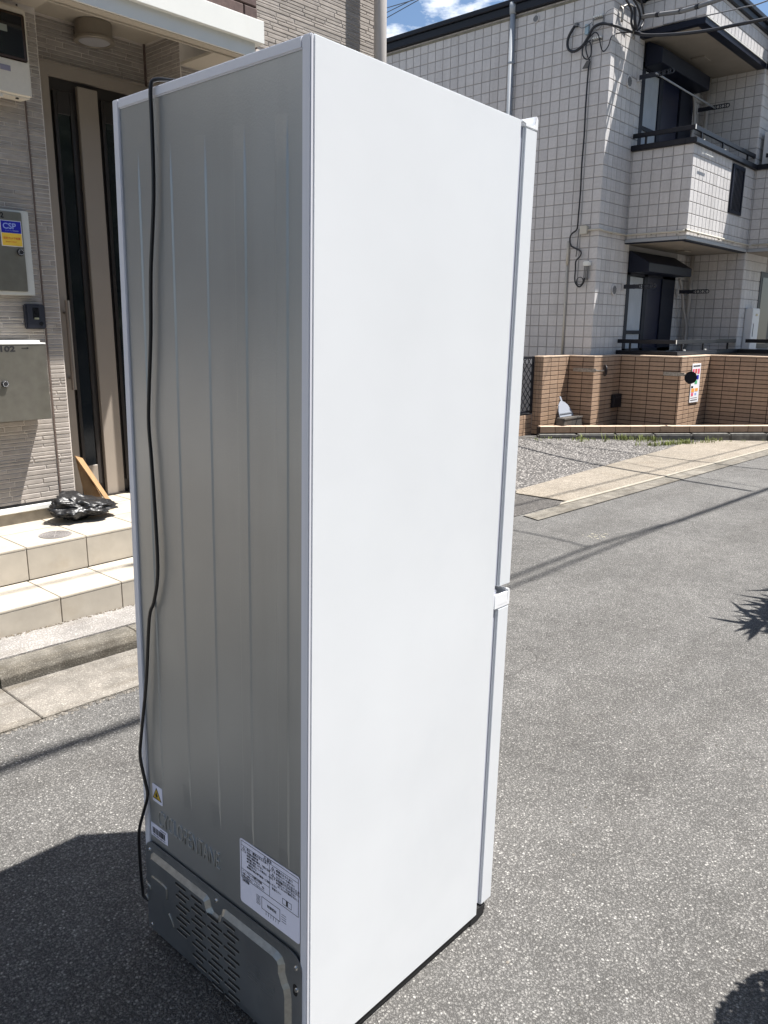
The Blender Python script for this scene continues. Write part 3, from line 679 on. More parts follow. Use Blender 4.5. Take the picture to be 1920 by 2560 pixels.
# labels
def lab(y0, y1, z0, z1, x=.0010, name='label_sheet', r=.003):
    p = arc(y0-r, z1-r, r, 0, 90, 3)+arc(y1+r, z1-r, r, 90, 180, 3)+arc(y1+r, z0+r, r, 180, 270, 3)+arc(y0-r, z0+r, r, 270, 360, 3)
    return build(MB().prism(pt(p, x), (-.0003, 0, 0)), name, M['paper'], fr)
hz = lab(.503, .464, .358, .400, .0036, 'flammable_sticker')
build(MB().prism([(.0031, .4865, .3945), (.0031, .5015, .3655), (.0031, .4675, .3655)], (-.0002, 0, 0)), 'hazard_border', M['print_black'], hz)
build(MB().prism([(.0028, .4865, .3900), (.0028, .4980, .3678), (.0028, .4710, .3678)], (-.0002, 0, 0)), 'hazard_field', M['hazard'], hz)
build(MB().prism([(.0025, .4862, .3850), (.0025, .4888, .3800), (.0025, .4905, .3755), (.0025, .4880, .3718), (.0025, .4830, .3718), (.0025, .4810, .3760), (.0025, .4838, .3790)], (-.0002, 0, 0)).box(.0023, .0025, .4785, .4925, .3692, .3703), 'flame_symbol', M['print_black'], hz)
bc = lab(.514, .449, .268, .300, .0036, 'barcode_sticker', r=.001)
mb = MB(); random.seed(9); y = .508
while y > .459:
    w = random.choice([.0005, .0008, .0014]); mb.box(.0030, .0033, y-w, y, .2760, .2905); y -= w+random.choice([.0006, .0009, .0014])
build(mb, 'barcode_bars', M['print_black'], bc)
text('AT3220140', .0046, back_m(.478, .2930, .0030), M['print_black'], bc, 'barcode_lettering', .0001)
text('0220116 50030 20 0003 050 3', .0040, back_m(.508, .2708, .0030), M['print_black'], bc, 'barcode_lettering', .0001)
wl = lab(.195, .0225, .2735, .414, .0030, 'warning_label', r=.006)
X = .0025
mb = MB(); outline(mb, .026, .191, .330, .410, X, .0006); mb.box(X-.0003, X, .026, .191, .4005, .4010); mb.box(X-.0003, X, .1063, .1068, .330, .401); mb.box(X-.0003, X, .1065, .191, .3490, .3494)
mb.box(X-.0003, X, .026, .1065, .378, .3783)
outline(mb, .077, .130, .292, .318, X, .0006); outline(mb, .168, .188, .3225, .3285, X, .0003)
for k in range(7): mb.box(X-.0003, X, .134, .146, .296+.003*k, .2966+.003*k)
for k in range(6): mb.box(X-.0003, X, .082+.007*k, .0826+.007*k, .284, .292); 
outline(mb, .045, .070, .335, .347, X, .0004); mb.box(X-.0003, X, .055, .060, .336, .346)
for k in range(4): mb.box(X-.0003, X, .060, .073, .296+.005*k, .2965+.005*k)
build(mb, 'label_rules', M['print_black'], wl)
def tri(y, z, s_):
    m_ = MB(); a = [(X-.0002, y, z+s_), (X-.0002, y+s_*.62, z), (X-.0002, y-s_*.62, z)]; m_.prism(a, (-.0001, 0, 0))
    b = [(X-.0005, y, z+s_*.82), (X-.0005, y+s_*.46, z+s_*.09), (X-.0005, y-s_*.46, z+s_*.09)]
    t_ = build(m_, 'warning_triangle', M['print_black'], wl); build(MB().prism(b, (-.0001, 0, 0)), 'triangle_field', M['paper'], t_)
    build(MB().box(X-.0009, X-.0007, y-.0008, y+.0008, z+s_*.2, z+s_*.6), 'triangle_symbol', M['print_black'], t_)
tri(.183, .388, .0115); tri(.097, .3875, .0115); tri(.097, .3735, .0115); tri(.120, .4015, .0075)
def wt(s_, y, z, size, xs=.95): text(s_, size, back_m(y, z, X-.0001), M['print_black'], wl, 'label_lettering', .0001, xs=xs, offset=.00004)
wt('警告', .114, .4022, .0072)
wt('発火・爆発のおそれあり', .174, .3945, .0062)
for k, s_ in enumerate(['可燃性冷媒使用', '修理や廃棄の際は、下記に注意', '●配管に傷をつけない', '●冷媒が漏えいした場合は、十分に', '　換気をする', '●廃棄の際は専門業者へご相談ください']): wt(s_, .174, .3885-.0062*k, .0052)
wt('感電のおそれあり', .088, .3930, .0062); wt('●背面カバーを開けない', .088, .3868, .0050)
wt('やけどやけがのおそれあり', .088, .3795, .0062); wt('●冷蔵庫の下に手や足を入れない', .088, .3735, .0048); wt('●背面カバーをはずさない', .088, .3680, .0048); wt('　はじめに必ず電源を切ること', .088, .3625, .0048)
wt('背面カバー', .100, .350, .0056)
wt('ノンフロン冷蔵冷凍庫', .188, .3435, .0062); wt('冷媒：R600a（イソブタン）　58g', .188, .3375, .0046); wt('断熱材発泡ガス　シクロペンタン', .188, .3320, .0046); wt('電気回路図', .186, .3240, .0040); wt('制御基板', .114, .303, .0070)
# doors
D0, D1 = .5675, .6130
def door_mesh(z0, z1): return MB().box(D0, D1, .001, W-.001, z0, z1)
build(MB().box(D+.0005, D0-.0002, .007, W-.007, .045, .832).box(D+.0005, D0-.0002, .007, W-.007, .842, 1.772), 'door_gasket', M['gasket'], fr)
du = build(door_mesh(.8375, 1.772), 'upper_door', M['enamel'], fr, bevel=.003, seg=3)
def uprof(pts, y0, y1, mi=0): return MB().prism([(x_, y0, z_) for x_, z_ in pts], (0, y1-y0, 0))
build(uprof([(D0, 1.7725), (D1, 1.7725), (D1, 1.792), (D1-.004, 1.797), (D1-.009, 1.797), (D1-.010, 1.7855), (D0+.034, 1.780), (D0+.030, 1.7755), (D0-.012, 1.7815), (D0-.012, 1.7785), (D0, 1.777)], .001, W-.001), 'handle_channel', M['white_plastic'], du, bevel=.0008, seg=2)
dl = build(door_mesh(.037, .789), 'lower_door', M['enamel'], fr, bevel=.003, seg=3)
build(uprof([(D0-.004, .7895), (D1+.0008, .7895), (D1+.0008, .822), (D1-.003, .827), (D1-.007, .827), (D1-.008, .800), (D0+.004, .800), (D0+.002, .822), (D0-.006, .822)], .001, .006).prism([(D0-.004, .006, .7895), (D1+.0008, .006, .7895), (D1+.0008, .006, .822), (D1-.003, .006, .827), (D1-.007, .006, .827), (D1-.008, .006, .7965), (D0, .006, .7965)], (0, W-.012, 0)), 'handle_cap', M['white_plastic'], dl, bevel=.0006, seg=2)
build(MB().box(D0-.012, D0-.002, .0008, .012, .790, .8215).box(D0-.002, D1-.009, .0008, .0058, .7962, .8205), 'hinge_cover', M['white_plastic'], dl)
# base frame and feet
build(MB().box(.02, .545, .003, W-.003, .006, .0215), 'base_tray', M['rubber'], fr)
ft = MB().box(.548, .588, .004, .03, .004, .036); ft.prism([(.548, .002, .036), (.588, .002, .030), (.588, .002, .016), (.56, .002, .0), (.53, .002, .0), (.53, .002, .022)], (0, .03, 0))
build(ft, 'front_foot', M['rubber'], fr)
for (fx, fy) in ((.03, .03), (.03, W-.03), (.53, .03), (.53, W-.03)): build(MB().cyl((fx, fy, 0), (0,0,1), .014, .012, 14), 'foot', M['rubber'], fr)
# power cord: over the top edge, down the back, looping past the left side into the cover
cp = [(.30, .30, 1.7845), (.16, .305, 1.7845), (.07, .335, 1.786), (.022, .372, 1.789), (.0, .392, 1.789), (-.0065, .397, 1.775), (-.006, .3975, 1.72), (-.006, .400, 1.60), (-.006, .418, 1.47), (-.006, .426, 1.36), (-.006, .440, 1.25), (-.006, .445, 1.19), (-.006, .440, 1.12), (-.006, .433, .98), (-.006, .434, .89), (-.006, .452, .83), (-.007, .470, .79), (-.010, .486, .65), (-.013, .510, .52), (-.012, .521, .462), (-.009, .512, .41), (-.008, .504, .375), (-.009, .520, .33), (-.011, .540, .275), (-.010, .546, .225), (-.008, .548, .16), (-.006, .547, .115), (-.006, .544, .097), (.0, .532, .090)]
build(MB().tube(cp, .0036, 10, smooth=4), 'power_cord', M['cord'], fr, smooth=True)
build(MB().cyl((.062, .345, 1.7802), (0,0,1), .016, .012, 20), 'cord_plug', M['cord'], fr)
LOCAL['on'] = False

# ================================================================== RIGHT BUILDING
XP, XK, XJ, YB, YK = 11.661, 12.575, 15.350, 6.078, 5.080
rb = thing('apartment_building', 'two-storey white tiled apartment building with stepped balconies and navy trim', 'building', (XP, YB, -.3))
rb_core = MB()
g = .009
rb_core.box(XP+g, XK+.2, YB+g, 14, -.45, 6.2)                # pier and side wall
rb_core.box(XK+.18, 16.5, YB+.06, 14, -.45, 6.2)             # behind windows
rb_core.box(XJ+g, 20, YK+g, YB+.06, -.45, 6.2)               # second unit pier
rb_core.box(16.5, 20, YB, 14, -.45, 6.2)
rb_core.box(XK+g, XJ+g, YK+g, YK+.14, 2.72, 4.08)            # balcony front parapet core
rb_core.box(XK+g, XK+.14, YK+.14, YB+g, 2.72, 4.08)
rb_core.box(XK+g, XJ+g, YK+g, YB+g, 5.80, 6.2)               # roof band core
rb_core.box(XK+g, XJ+.02, YK+.1, YB, -.4, .93)               # terrace parapet
rb_core.box(XJ+.015+g, 18, YK-1.0+g, YK+g, 2.72, 4.08)       # next balcony
rb_core.box(XJ+.015+g, 18, YK-1.0+g, YK+g, -.45, .93)
rb_core.box(XJ+.015+g, 18, YK-1.0+g, YK+g, 5.80, 6.2)
build(rb_core, 'wall', M['tile_joint'], rb)
zr = [3.597+.17*k for k in range(-24, 17)]
tl = []
def tiles_y(x, yhi, ylo, z0, z1, skip=None):      # face at X = x looking to -X; columns run from yhi down to ylo
    y = ylo; first = True
    while y < yhi-.01:
        w = .146 if first else .1655; first = False
        w = min(w, yhi-y)
        for zz in zr:
            a, b = max(zz, z0), min(zz+.17, z1)
            if b-a < .02: continue
            if skip and skip(y+w/2, (a+b)/2): continue
            c = (x, y+w/2, (a+b)/2)
            tl.append(((x+g, y+w-.0045, a+.0045), 'y', w-.012, b-a-.011, g, score(c, w*(b-a))*.9))
        y += w
def tiles_x(y, x0, x1, z0, z1, skip=None):
    x = x0
    while x < x1-.01:
        w = min(.15, x1-x)
        for zz in zr:
            a, b = max(zz, z0), min(zz+.17, z1)
            if b-a < .02: continue
            if skip and skip(x+w/2, (a+b)/2): continue
            c = (x+w/2, y, (a+b)/2)
            tl.append(((x+.004, y+g, a+.0045), 'x', w-.010, b-a-.011, g, score(c, w*(b-a))))
        x += w
tiles_y(XP, 11.4, YB, .75, 6.17)
tiles_x(YB, XP, XK+.18, -.3, 6.17, skip=None)
tiles_y(XK, YB, YK, 2.76, 4.08)
tiles_x(YK, XK, XJ+.01, 2.76, 4.08, skip=lambda x_, z_: 14.27 < x_ < 14.83 and 3.28 < z_ < 4.03)
tiles_y(XJ, YB+.06, YK, .95, 2.70)
tiles_y(XJ, YB+.06, YK, 4.16, 5.72)
tiles_x(YK, XJ, 16.6, .95, 6.2)
tiles_y(XJ+.015, YK, YK-1.0, 2.76, 4.08)
tiles_x(YK-1.0, XJ+.015, 18, 2.76, 4.08)
tiles_x(YK, XK, XJ, 5.80, 6.2); tiles_y(XK, YB, YK, 5.80, 6.2)
tiles_y(XJ+.015, YK, YK-1.0, 5.80, 6.2)
tiles_x(YB+.046, 14.86, XJ, .95, 2.70); tiles_x(YB+.046, 14.86, XJ, 4.16, 5.72)
pieces('wall_tile', tl, 'tile', rb, 300, c=.004, stuff_name='wall_tiles_small')
# parapet bottoms: flashing + soffits
fl = MB()
fl.box(XK-.006, XJ+.01, YK-.012, YK+.11, 2.705, 2.757); fl.box(XK-.012, XK+.11, YK+.11, YB, 2.705, 2.757); fl.box(XJ+.02, 18, YK-1.012, YK-.9, 2.705, 2.757); fl.box(XJ+.004, XJ+.1, YK-.9, YK-.02, 2.705, 2.757)
build(fl, 'flashing', M['pipe_grey'], rb, bevel=.004, seg=1)
tr = MB(); tr.box(XK+.0, XJ+.01, YK, YK+.1, 2.688, 2.704); tr.box(XK-.005, XK+.08, YK+.1, YB, 2.688, 2.704); tr.box(XJ+.03, 18, YK-1.0, YK-.9, 2.688, 2.704)
build(tr, 'underside_trim', M['navy'], rb)
build(MB().box(XK+.08, XJ, YK+.1, YB+.05, 2.695, 2.71).box(XJ+.05, 18, YK-.9, YK, 2.695, 2.71), 'balcony_soffit', M['soffit'], rb)
build(MB().box(14.2, 14.46, 5.72, 5.9, 2.672, 2.694), 'soffit_hatch', M['soffit'], rb, bevel=.004, seg=1)
build(MB().box(14.0, 14.28, 5.62, 5.84, 5.680, 5.704), 'soffit_hatch', M['soffit'], rb, bevel=.004, seg=1)
build(MB().box(XK+.10, XJ+.0, YK+.14, YB+.05, 5.705, 5.72), 'ceiling_soffit', M['soffit'], rb)
tr = MB(); tr.box(XK, XJ+.01, YK, YK+.14, 5.700, 5.782); tr.box(XK-.004, XK+.10, YK+.14, YB, 5.700, 5.782); tr.box(XJ+.02, 18, YK-1, YK, 5.700, 5.782)
build(tr, 'roof_underside_trim', M['navy'], rb)
build(MB().box(XK-.004, XJ, YK-.012, YK-.001, 5.783, 5.797), 'drip_edge', M['trim_white'], rb)
# roof edge
rf = MB()
rf.box(XP-.07, XK, YB-.07, 14.1, 6.17, 6.29); rf.box(XP-.11, XK, YB-.11, 14.1, 6.291, 6.366)
rf.box(XK, XJ+.02, YK-.05, YB, 6.195, 6.29); rf.box(XK-.08, XJ+.02, YK-.09, YB, 6.291, 6.366); rf.box(XK-.05, XK, YK-.05, YB-.08, 6.195, 6.29)
rf.box(XJ+.02, 20, YK-1.05, YB, 6.195, 6.29); rf.box(XJ-.06, 20, YK-1.09, YB, 6.291, 6.366); rf.box(XK, 20, YB, 14.1, 6.205, 6.366)
build(rf, 'roof', M['roofedge'], rb, bevel=.01, seg=1)
build(MB().box(XP-.008, XP-.001, YB, 11.4, 6.105, 6.135), 'wall_top_strip', M['olive_strip'], rb)  # thin mottled olive strip along the top of the side wall
# windows
def window(x0, x1, z0, z1, base, lit_z0):
    w = build(MB().box(x0, x0+.12, YB-.0, YB+.055, z0, z1).box(x1-.55, x1, YB, YB+.055, z0, z1).box(x0, x1, YB, YB+.055, z1-.08, z1).box(x0, x1, YB, YB+.055, z0, z0+.06).box(13.43, 13.56, YB+.0, YB+.055, z0, z1), 'window', M['navy'], rb, label='sliding balcony window with pale curtain')
    build(MB().box(x0+.12, 13.43, YB+.03, YB+.034, z0+.06, z1-.08), 'window_pane', mat('pane_with_sky', (.02, .026, .033), .06, spec=.3), w)
    cu = MB(); y0 = YB+.024; n_ = 26; pts = []
    for k in range(n_+1):
        x_ = x0+.13+(13.42-x0-.13)*k/n_; pts.append((x_, y0+.004*math.sin(k*1.9)))
    for k in range(n_): cu.quad((pts[k][0], pts[k][1], lit_z0), (pts[k+1][0], pts[k+1][1], lit_z0), (pts[k+1][0], pts[k+1][1], z1-.1), (pts[k][0], pts[k][1], z1-.1))
    build(cu, 'curtain', M['curtain'], w)
    build(MB().box(13.56, 14.25, YB+.022, YB+.028, z0+.06, z1-.08), 'dark_pane', M['curtain_blue'], w)
    build(MB().box(x0+.12, 13.43, YB+.004, YB+.02, z0+.30, z0+.36), 'mid_rail', M['navy'], w)
    return w
window(12.757, 14.84, 4.16, 5.42, 0, 4.22)
window(12.757, 14.74, .96, 2.30, 0, 1.02)
for z0_, z1_ in ((1.0, 2.42), (4.17, 5.5)):
    w_ = build(MB().box(16.30, 18.2, YK-.012, YK+.02, z0_, z1_), 'window', M['navy'], rb); build(MB().box(16.42, 17.0, YK-.016, YK-.0125, z0_+.08, z1_-.1), 'window_pane', M['curtain_blue'], w_)
build(MB().prism([(12.80, YB-.28, 5.37), (12.80, YB, 5.35), (12.80, YB, 5.70), (12.80, YB-.05, 5.70), (12.80, YB-.28, 5.58)], (1.99, 0, 0)), 'shutter_box', M['navy'], rb, bevel=.008, seg=1)
build(MB().prism([(12.76, YB-.36, 2.26), (12.76, YB, 2.26), (12.76, YB, 2.60), (12.76, YB-.03, 2.60), (12.76, YB-.36, 2.40)], (1.80, 0, 0)), 'window_awning', M['navy'], rb, bevel=.006, seg=1)
# balcony copings and rails
def coping(z0, z1, xn):
    c_ = build(MB().box(XK-.045, XJ+.0, YK-.045, YK+.12, z0, z1).box(XK-.045, XK+.12, YK+.12, YB-.003, z0, z1), 'balcony_coping', M['black_metal'], rb, bevel=.004, seg=1)
    build(MB().box(XK-.04, XJ-.3, YK-.052, YK-.0455, z0+.005, z1-.012), 'coping_face', M['navytrim'], c_)
    rz0 = z1+.115
    r_ = build(MB().box(XK+.0, XJ+.0, YK+.005, YK+.045, rz0, rz0+.065).box(XK+.0, XK+.04, YK+.045, YB-.003, rz0, rz0+.065), 'balcony_rail', M['black_metal'], rb, bevel=.003, seg=1)
    build(MB().box(XK-.004, XK+.02, YK-.002, YK+.004, rz0-.001, rz0+.066), 'rail_end_cap', M['trim_white'], r_)
    for (px, py) in ((12.87, YK+.02), (13.78, YK+.02), (14.97, YK+.02), (XK+.02, 5.86)):
        p_ = build(MB().box(px-.014, px+.014, py-.014, py+.014, z1, rz0), 'rail_post', M['black_metal'], r_)
    for px in (12.90, 13.81): build(MB().box(px, px+.035, YK-.02, YK+.01, z1, z1+.022), 'post_foot', M['trim_white'], r_, bevel=.004, seg=1)
    build(MB().box(XJ+.0, 18, YK-1.045, YK-.88, z0, z1).box(XJ-.03, XJ+.12, YK-.88, YK-.046, z0, z1), 'balcony_coping', M['black_metal'], rb)
    build(MB().box(XJ+.03, 18, YK-.995, YK-.955, rz0, rz0+.065).box(XJ+.03, XJ+.07, YK-.95, YK-.15, rz0, rz0+.065), 'balcony_rail', M['black_metal'], rb)
coping(4.08, 4.16, 0); coping(.93, 1.0, 0)
# slit window on the parapet
sw = build(MB().box(14.27, 14.84, YK-.02, YK+.03, 3.27, 3.32).box(14.27, 14.84, YK-.02, YK+.03, 3.98, 4.035).box(14.27, 14.32, YK-.02, YK+.03, 3.32, 3.98).box(14.79, 14.84, YK-.02, YK+.03, 3.32, 3.98), 'louvre_panel', M['navy'], rb, label='narrow dark louvre panel in the balcony front')
for k in range(7): build(MB().box(14.345+.063*k, 14.375+.063*k, YK-.012, YK+.02, 3.32, 3.98), 'louvre_bar', M['navytrim'], sw)
build(MB().box(14.32, 14.79, YK+.02, YK+.03, 3.32, 3.98), 'louvre_back', M['navy'], sw)
# round vents
def vent(loc, axis, r):
    v = build(MB().cyl(loc, axis, r, .02, 24), 'wall_vent', M['tile'], rb)
    mb = MB(); ax = Vector(axis); side = Vector((0,0,1)).cross(ax)
    for k in range(-3, 4):
        a = k*r*.23; hl = math.sqrt(max(0, (r*.78)**2-a*a)); c = Vector(loc)+ax*.0205
        if abs(ax.y) > .5: mb.box(c.x+a-.006, c.x+a+.006, c.y-.003, c.y, c.z-hl, c.z+hl)
        else: mb.box(c.x-.003, c.x, c.y-hl, c.y+hl, c.z+a-.006, c.z+a+.006)
    build(mb, 'vent_grille', M['cable_grey'], v)
vent((12.295, YB, 5.035), (0,-1,0), .088); vent((12.291, YB, 1.96), (0,-1,0), .088); vent((XP, 7.375, 6.02), (-1,0,0), .055)
# downpipe, conduits, junction boxes
dp = MB(); dp.tube([(XP-.06, 7.775, -.3), (XP-.06, 7.775, 6.18)], .042, 16, smooth=1); dp.cyl((XP-.06, 7.775, 6.16), (0,0,1), .05, .16, 16, r2=.062); dp.ring((XP-.06, 7.775, 5.44), (0,0,1), .042, .05, .035, 16); dp.box(XP-.03, XP, 7.75, 7.8, 5.44, 5.475)
build(dp, 'downpipe', M['pipe_grey'], rb, smooth=True, label='grey downpipe on the shaded side wall')
dp = MB(); dp.tube([(XP-.02, 6.578, .7), (XP-.02, 6.578, 2.33)], .017, 10, smooth=1); dp.tube([(XP-.022, 6.578, 2.33), (XP-.022, 6.578, 2.69)], .022, 10, smooth=1)
build(dp, 'vertical_conduit', M['conduit'], rb, smooth=True)
dp = MB(); dp.tube([(XP-.03, 6.25, 2.835), (XP-.03, 6.04, 2.835), (XP+.02, YB-.035, 2.83), (XP+.15, YB-.03, 2.825), (XK-.05, YB-.03, 2.825), (XK-.03, YB-.08, 2.825), (XK-.03, YK+.02, 2.825), (XK+.0, YK-.03, 2.825), (XK+.1, YK-.03, 2.825), (XJ-.02, YK-.03, 2.825), (XJ-.015, YK-.1, 2.825), (XJ-.015, YK-1.0, 2.825)], .017, 8, smooth=2)
build(dp, 'horizontal_conduit', M['conduit'], rb, smooth=True)
mb = MB()
for (px, py) in ((12.05, YB-.03), (XK-.03, 5.65), (XK-.03, 5.2), (13.0, YK-.03), (13.9, YK-.03), (14.6, YK-.03)): mb.box(px-.02, px+.02, py-.02, py+.02, 2.795, 2.812)
build(mb, 'conduit_clips', M['conduit'], rb)
build(MB().box(XP-.075, XP-.001, 6.245, 6.37, 2.775, 2.90), 'junction_box', M['conduit'], rb, bevel=.006, seg=2)
build(MB().box(XP-.08, XP-.001, 6.16, 6.275, 2.30, 2.37), 'cable_entry_cap', M['trim_white'], rb, bevel=.012, seg=2)
dp = MB()
for y_ in (6.25, 6.225, 6.20, 6.18): dp.tube([(XP-.05, y_, 2.32), (XP-.05, y_+.004, 2.2), (XP-.05, y_+.006, 2.09)], .008, 6, smooth=2)
build(dp, 'entry_cables', M['cable_grey'], rb, smooth=True)
# inner balcony pipes
for zb, zt in ((4.17, 5.70), (1.0, 2.69)):
    build(MB().tube([(15.26, YB-.08, zb), (15.26, YB-.08, zt)], .038, 14, smooth=1), 'inner_pipe', M['pipe_beige'], rb, smooth=True)
build(MB().tube([(14.70, YB-.05, 5.34), (14.74, YB-.07, 5.1), (14.75, YB-.08, 4.85), (14.68, YB-.08, 4.62), (14.66, YB-.08, 4.3), (14.66, YB-.05, 4.17)], .024, 8, smooth=4), 'air_hose', M['pipe_beige'], rb, smooth=True)
build(MB().tube([(14.80, YB-.05, 2.25), (14.95, YB-.07, 2.0), (15.02, YB-.08, 1.75), (15.16, YB-.10, 1.45), (15.20, YB-.10, 1.2), (15.08, YB-.10, 1.0)], .024, 8, smooth=4), 'air_hose', M['pipe_beige'], rb, smooth=True)
# cable fixings on the side wall
def cab(name, pts, r, m='cable', label=None, cat=None, group=None, n=6, smooth=4):
    o = build(MB().tube(pts, r, n, smooth=smooth), name, M[m], smooth=True)
    if label: tag(o, label, cat or 'cable', group)
    return o
XS = XP-.06
cab('service_cable', [(XS+.04, 6.63, 5.76), (XS, 6.67, 5.74), (XS, 6.765, 5.6), (XS, 6.75, 5.46), (XS, 6.65, 5.405), (XS, 6.52, 5.45), (XS, 6.43, 5.55), (XS, 6.35, 5.66), (XS, 6.22, 5.685), (XS-.01, 6.05, 5.63), (11.80, 6.0, 5.63), (12.2, 5.99, 5.66), (12.15, 5.98, 5.655)], .020, label='thick black cable looping over the upper corner of the shaded wall')
cab('service_cable', [(XS, 6.46, 5.49), (XS, 6.34, 5.59), (XS, 6.26, 5.54), (XS, 6.2, 5.35), (XS, 6.15, 5.31), (XS, 6.09, 5.37), (XS-.01, 6.03, 5.49), (11.9, 6.02, 5.6), (12.1, 6.02, 5.65)], .009, label='thin black cable dipping in a U beside the wall corner')
cab('service_cable', [(XS-.01, 6.38, 5.50), (XS-.01, 6.49, 5.44), (XS-.01, 6.495, 5.32), (XS-.01, 6.42, 5.25), (XS-.01, 6.36, 5.3), (XS-.01, 6.375, 5.45), (XS-.01, 6.43, 5.49), (XS-.01, 6.45, 5.40), (XS-.01, 6.41, 5.28)], .010, label='small oval coil of black cable below the wall insulators')
cab('drop_cable', [(XS, 6.385, 5.25), (XS, 6.395, 5.0), (XS, 6.40, 4.6), (XS, 6.395, 4.2), (XS, 6.405, 3.8), (XS, 6.40, 3.4), (XS, 6.41, 3.05), (XS, 6.42, 2.86), (XS, 6.50, 2.80), (XS, 6.535, 2.73), (XS, 6.51, 2.62), (XS, 6.42, 2.57), (XS, 6.33, 2.52), (XS, 6.335, 2.45), (XS, 6.405, 2.38), (XS, 6.405, 2.25), (XS, 6.405, 2.10), (XS, 6.37, 2.02), (XS, 6.31, 1.99), (XS, 6.25, 2.05), (XS, 6.235, 2.12)], .0125, label='long twisted black cable hanging down the shaded side wall')
cab('drop_cable', [(XS+.01, 6.39, 2.86), (XS+.01, 6.40, 2.7), (XS+.01, 6.41, 2.5), (XS+.02, 6.42, 2.45)], .009, 'cable_grey', label='short grey cable beside the cream junction box')
mb = MB(); mb.ring((XS-.005, 6.31, 2.075), (-1,0,0), .052, .062, .012, 20); tag(build(mb, 'cable_coil', M['cable']), 'small black cable ring at the foot of the hanging cable', 'cable coil')
ins = thing('wall_insulators', 'cluster of white insulators and grey brackets on the shaded wall under the eave', 'insulator', (XP, 6.35, 5.6))
for (zz, yy) in ((5.795, 6.31), (5.51, 6.30)):
    build(MB().box(XP-.012, XP-.001, yy-.08, yy+.09, zz-.02, zz+.02), 'insulator_bracket', M['cable_grey'], ins)
    for k in range(4): build(MB().cyl((XP-.012, yy+.045-.037*k, zz+.01), (-1,0,0), .013, .05, 10), 'insulator', M['trim_white'], ins)
build(MB().box(XP-.05, XP-.001, 6.44, 6.50, 5.60, 5.74), 'cable_box', mat('pale_cable_box', (.3, .4, .45), .4), ins, bevel=.006, seg=1)
build(MB().box(XP-.07, XP-.001, 6.625, 6.665, 5.745, 5.79), 'end_bracket', M['cable_grey'], ins)
build(MB().prism([(XS-.012, 6.49, 5.14), (XS-.012, 6.40, 5.14), (XS-.012, 6.37, 5.22), (XS-.012, 6.42, 5.235)], (.03, 0, 0)), 'cable_splice', mat('grey_sleeve', (.09, .085, .08), .6), ins)
mb = MB(); mb.tube([(XS, 6.63, 5.77), (XS, 6.55, 5.70), (XS, 6.45, 5.71), (XS, 6.38, 5.74)], .006, 6); mb.tube([(XS, 6.38, 5.72), (XS, 6.30, 5.62), (XS, 6.22, 5.66), (XS, 6.2, 5.76)], .005, 6); mb.tube([(XS, 6.18, 5.66), (XS, 6.17, 5.80), (XS, 6.10, 5.84), (11.62, 6.03, 5.84), (11.75, 6.02, 5.80)], .004, 6)
build(mb, 'thin_leads', M['cable_grey'], ins, smooth=True)
cl = thing('cable_clamp', 'cable clamp and bracket on the sunlit wall corner where the street cables land', 'cable clamp', (12.1, YB, 5.8))
build(MB().tube([(11.84, YB-.02, 5.93), (11.83, YB-.06, 5.88), (11.82, YB-.06, 5.72)], .018, 8), 'pole_bracket', M['galv'], cl, smooth=True)
build(MB().tube([(11.86, YB-.03, 5.93), (12.0, YB-.08, 5.99), (12.2, YB-.09, 5.97)], .012, 8), 'clamp_arm', M['galv'], cl, smooth=True)
build(MB().tube([(12.13, YB-.1, 5.74), (12.13, YB-.1, 5.58)], .012, 8).ring((12.13, YB-.11, 5.58), (0,-1,0), .02, .03, .012, 14), 'clamp_eye', M['galv'], cl)
for k, pts in enumerate([[(11.55, 5.97, 6.05), (11.81, 5.95, 5.97), (11.98, 5.95, 5.88), (11.99, 5.95, 5.74), (12.10, 5.95, 5.66)], [(11.7, 5.93, 6.08), (12.06, 5.93, 6.0), (12.22, 5.93, 5.88), (12.16, 5.93, 5.72), (12.08, 5.93, 5.66)], [(11.9, 5.9, 6.16), (12.14, 5.9, 6.05), (12.28, 5.9, 5.9), (12.26, 5.9, 5.77), (12.1, 5.9, 5.65)], [(12.0, 5.92, 5.95), (12.03, 5.92, 5.85), (12.04, 5.92, 5.76), (12.1, 5.92, 5.68)]]):
    cab('cable_loop', pts, (.018, .016, .014, .024)[k], label=['innermost black cable loop at the wall corner clamp', 'middle black cable loop at the wall corner clamp', 'outermost black cable loop at the wall corner clamp', 'thick black cable sleeve hanging at the corner clamp'][k], group='cable loops at the corner clamp')
cab('street_cable', [(12.28, 5.93, 5.87), (12.16, 5.8, 5.835), (11.97, 5.4, 5.73), (11.63, 5.0, 5.585), (11.42, 4.6, 5.525), (10.96, 4.2, 5.375), (10.2, 2.6, 5.25), (9.9, .95, 5.2)], .030, 'cable_grey', label='thick taped bundle of grey cables reaching the building corner', smooth=5)
mb = MB()
for (p, q_) in (((12.16, 5.8, 5.835), (11.97, 5.4, 5.73)), ((11.80, 5.2, 5.658), (11.63, 5.0, 5.585)), ((11.63, 5.0, 5.585), (11.42, 4.6, 5.525))):
    a = Vector(p); b_ = Vector(q_); d_ = (b_-a); mb.cyl(a+d_*.5, d_, .034, .05, 10)
tag(build(mb, 'cable_tape', M['cable']), 'black tape bands around the thick grey cable bundle', 'cable tape')
cab('street_cable', [(12.15, 5.98, 5.655), (12.11, 5.75, 5.56), (11.88, 5.2, 5.40), (11.83, 4.7, 5.33), (11.62, 4.3, 5.25), (11.63, 3.9, 5.24), (11.66, 3.4, 5.25), (11.5, 2.2, 5.2), (11.6, .95, 5.15)], .022, label='black cable crossing below the upper balcony roof to the right', smooth=5)
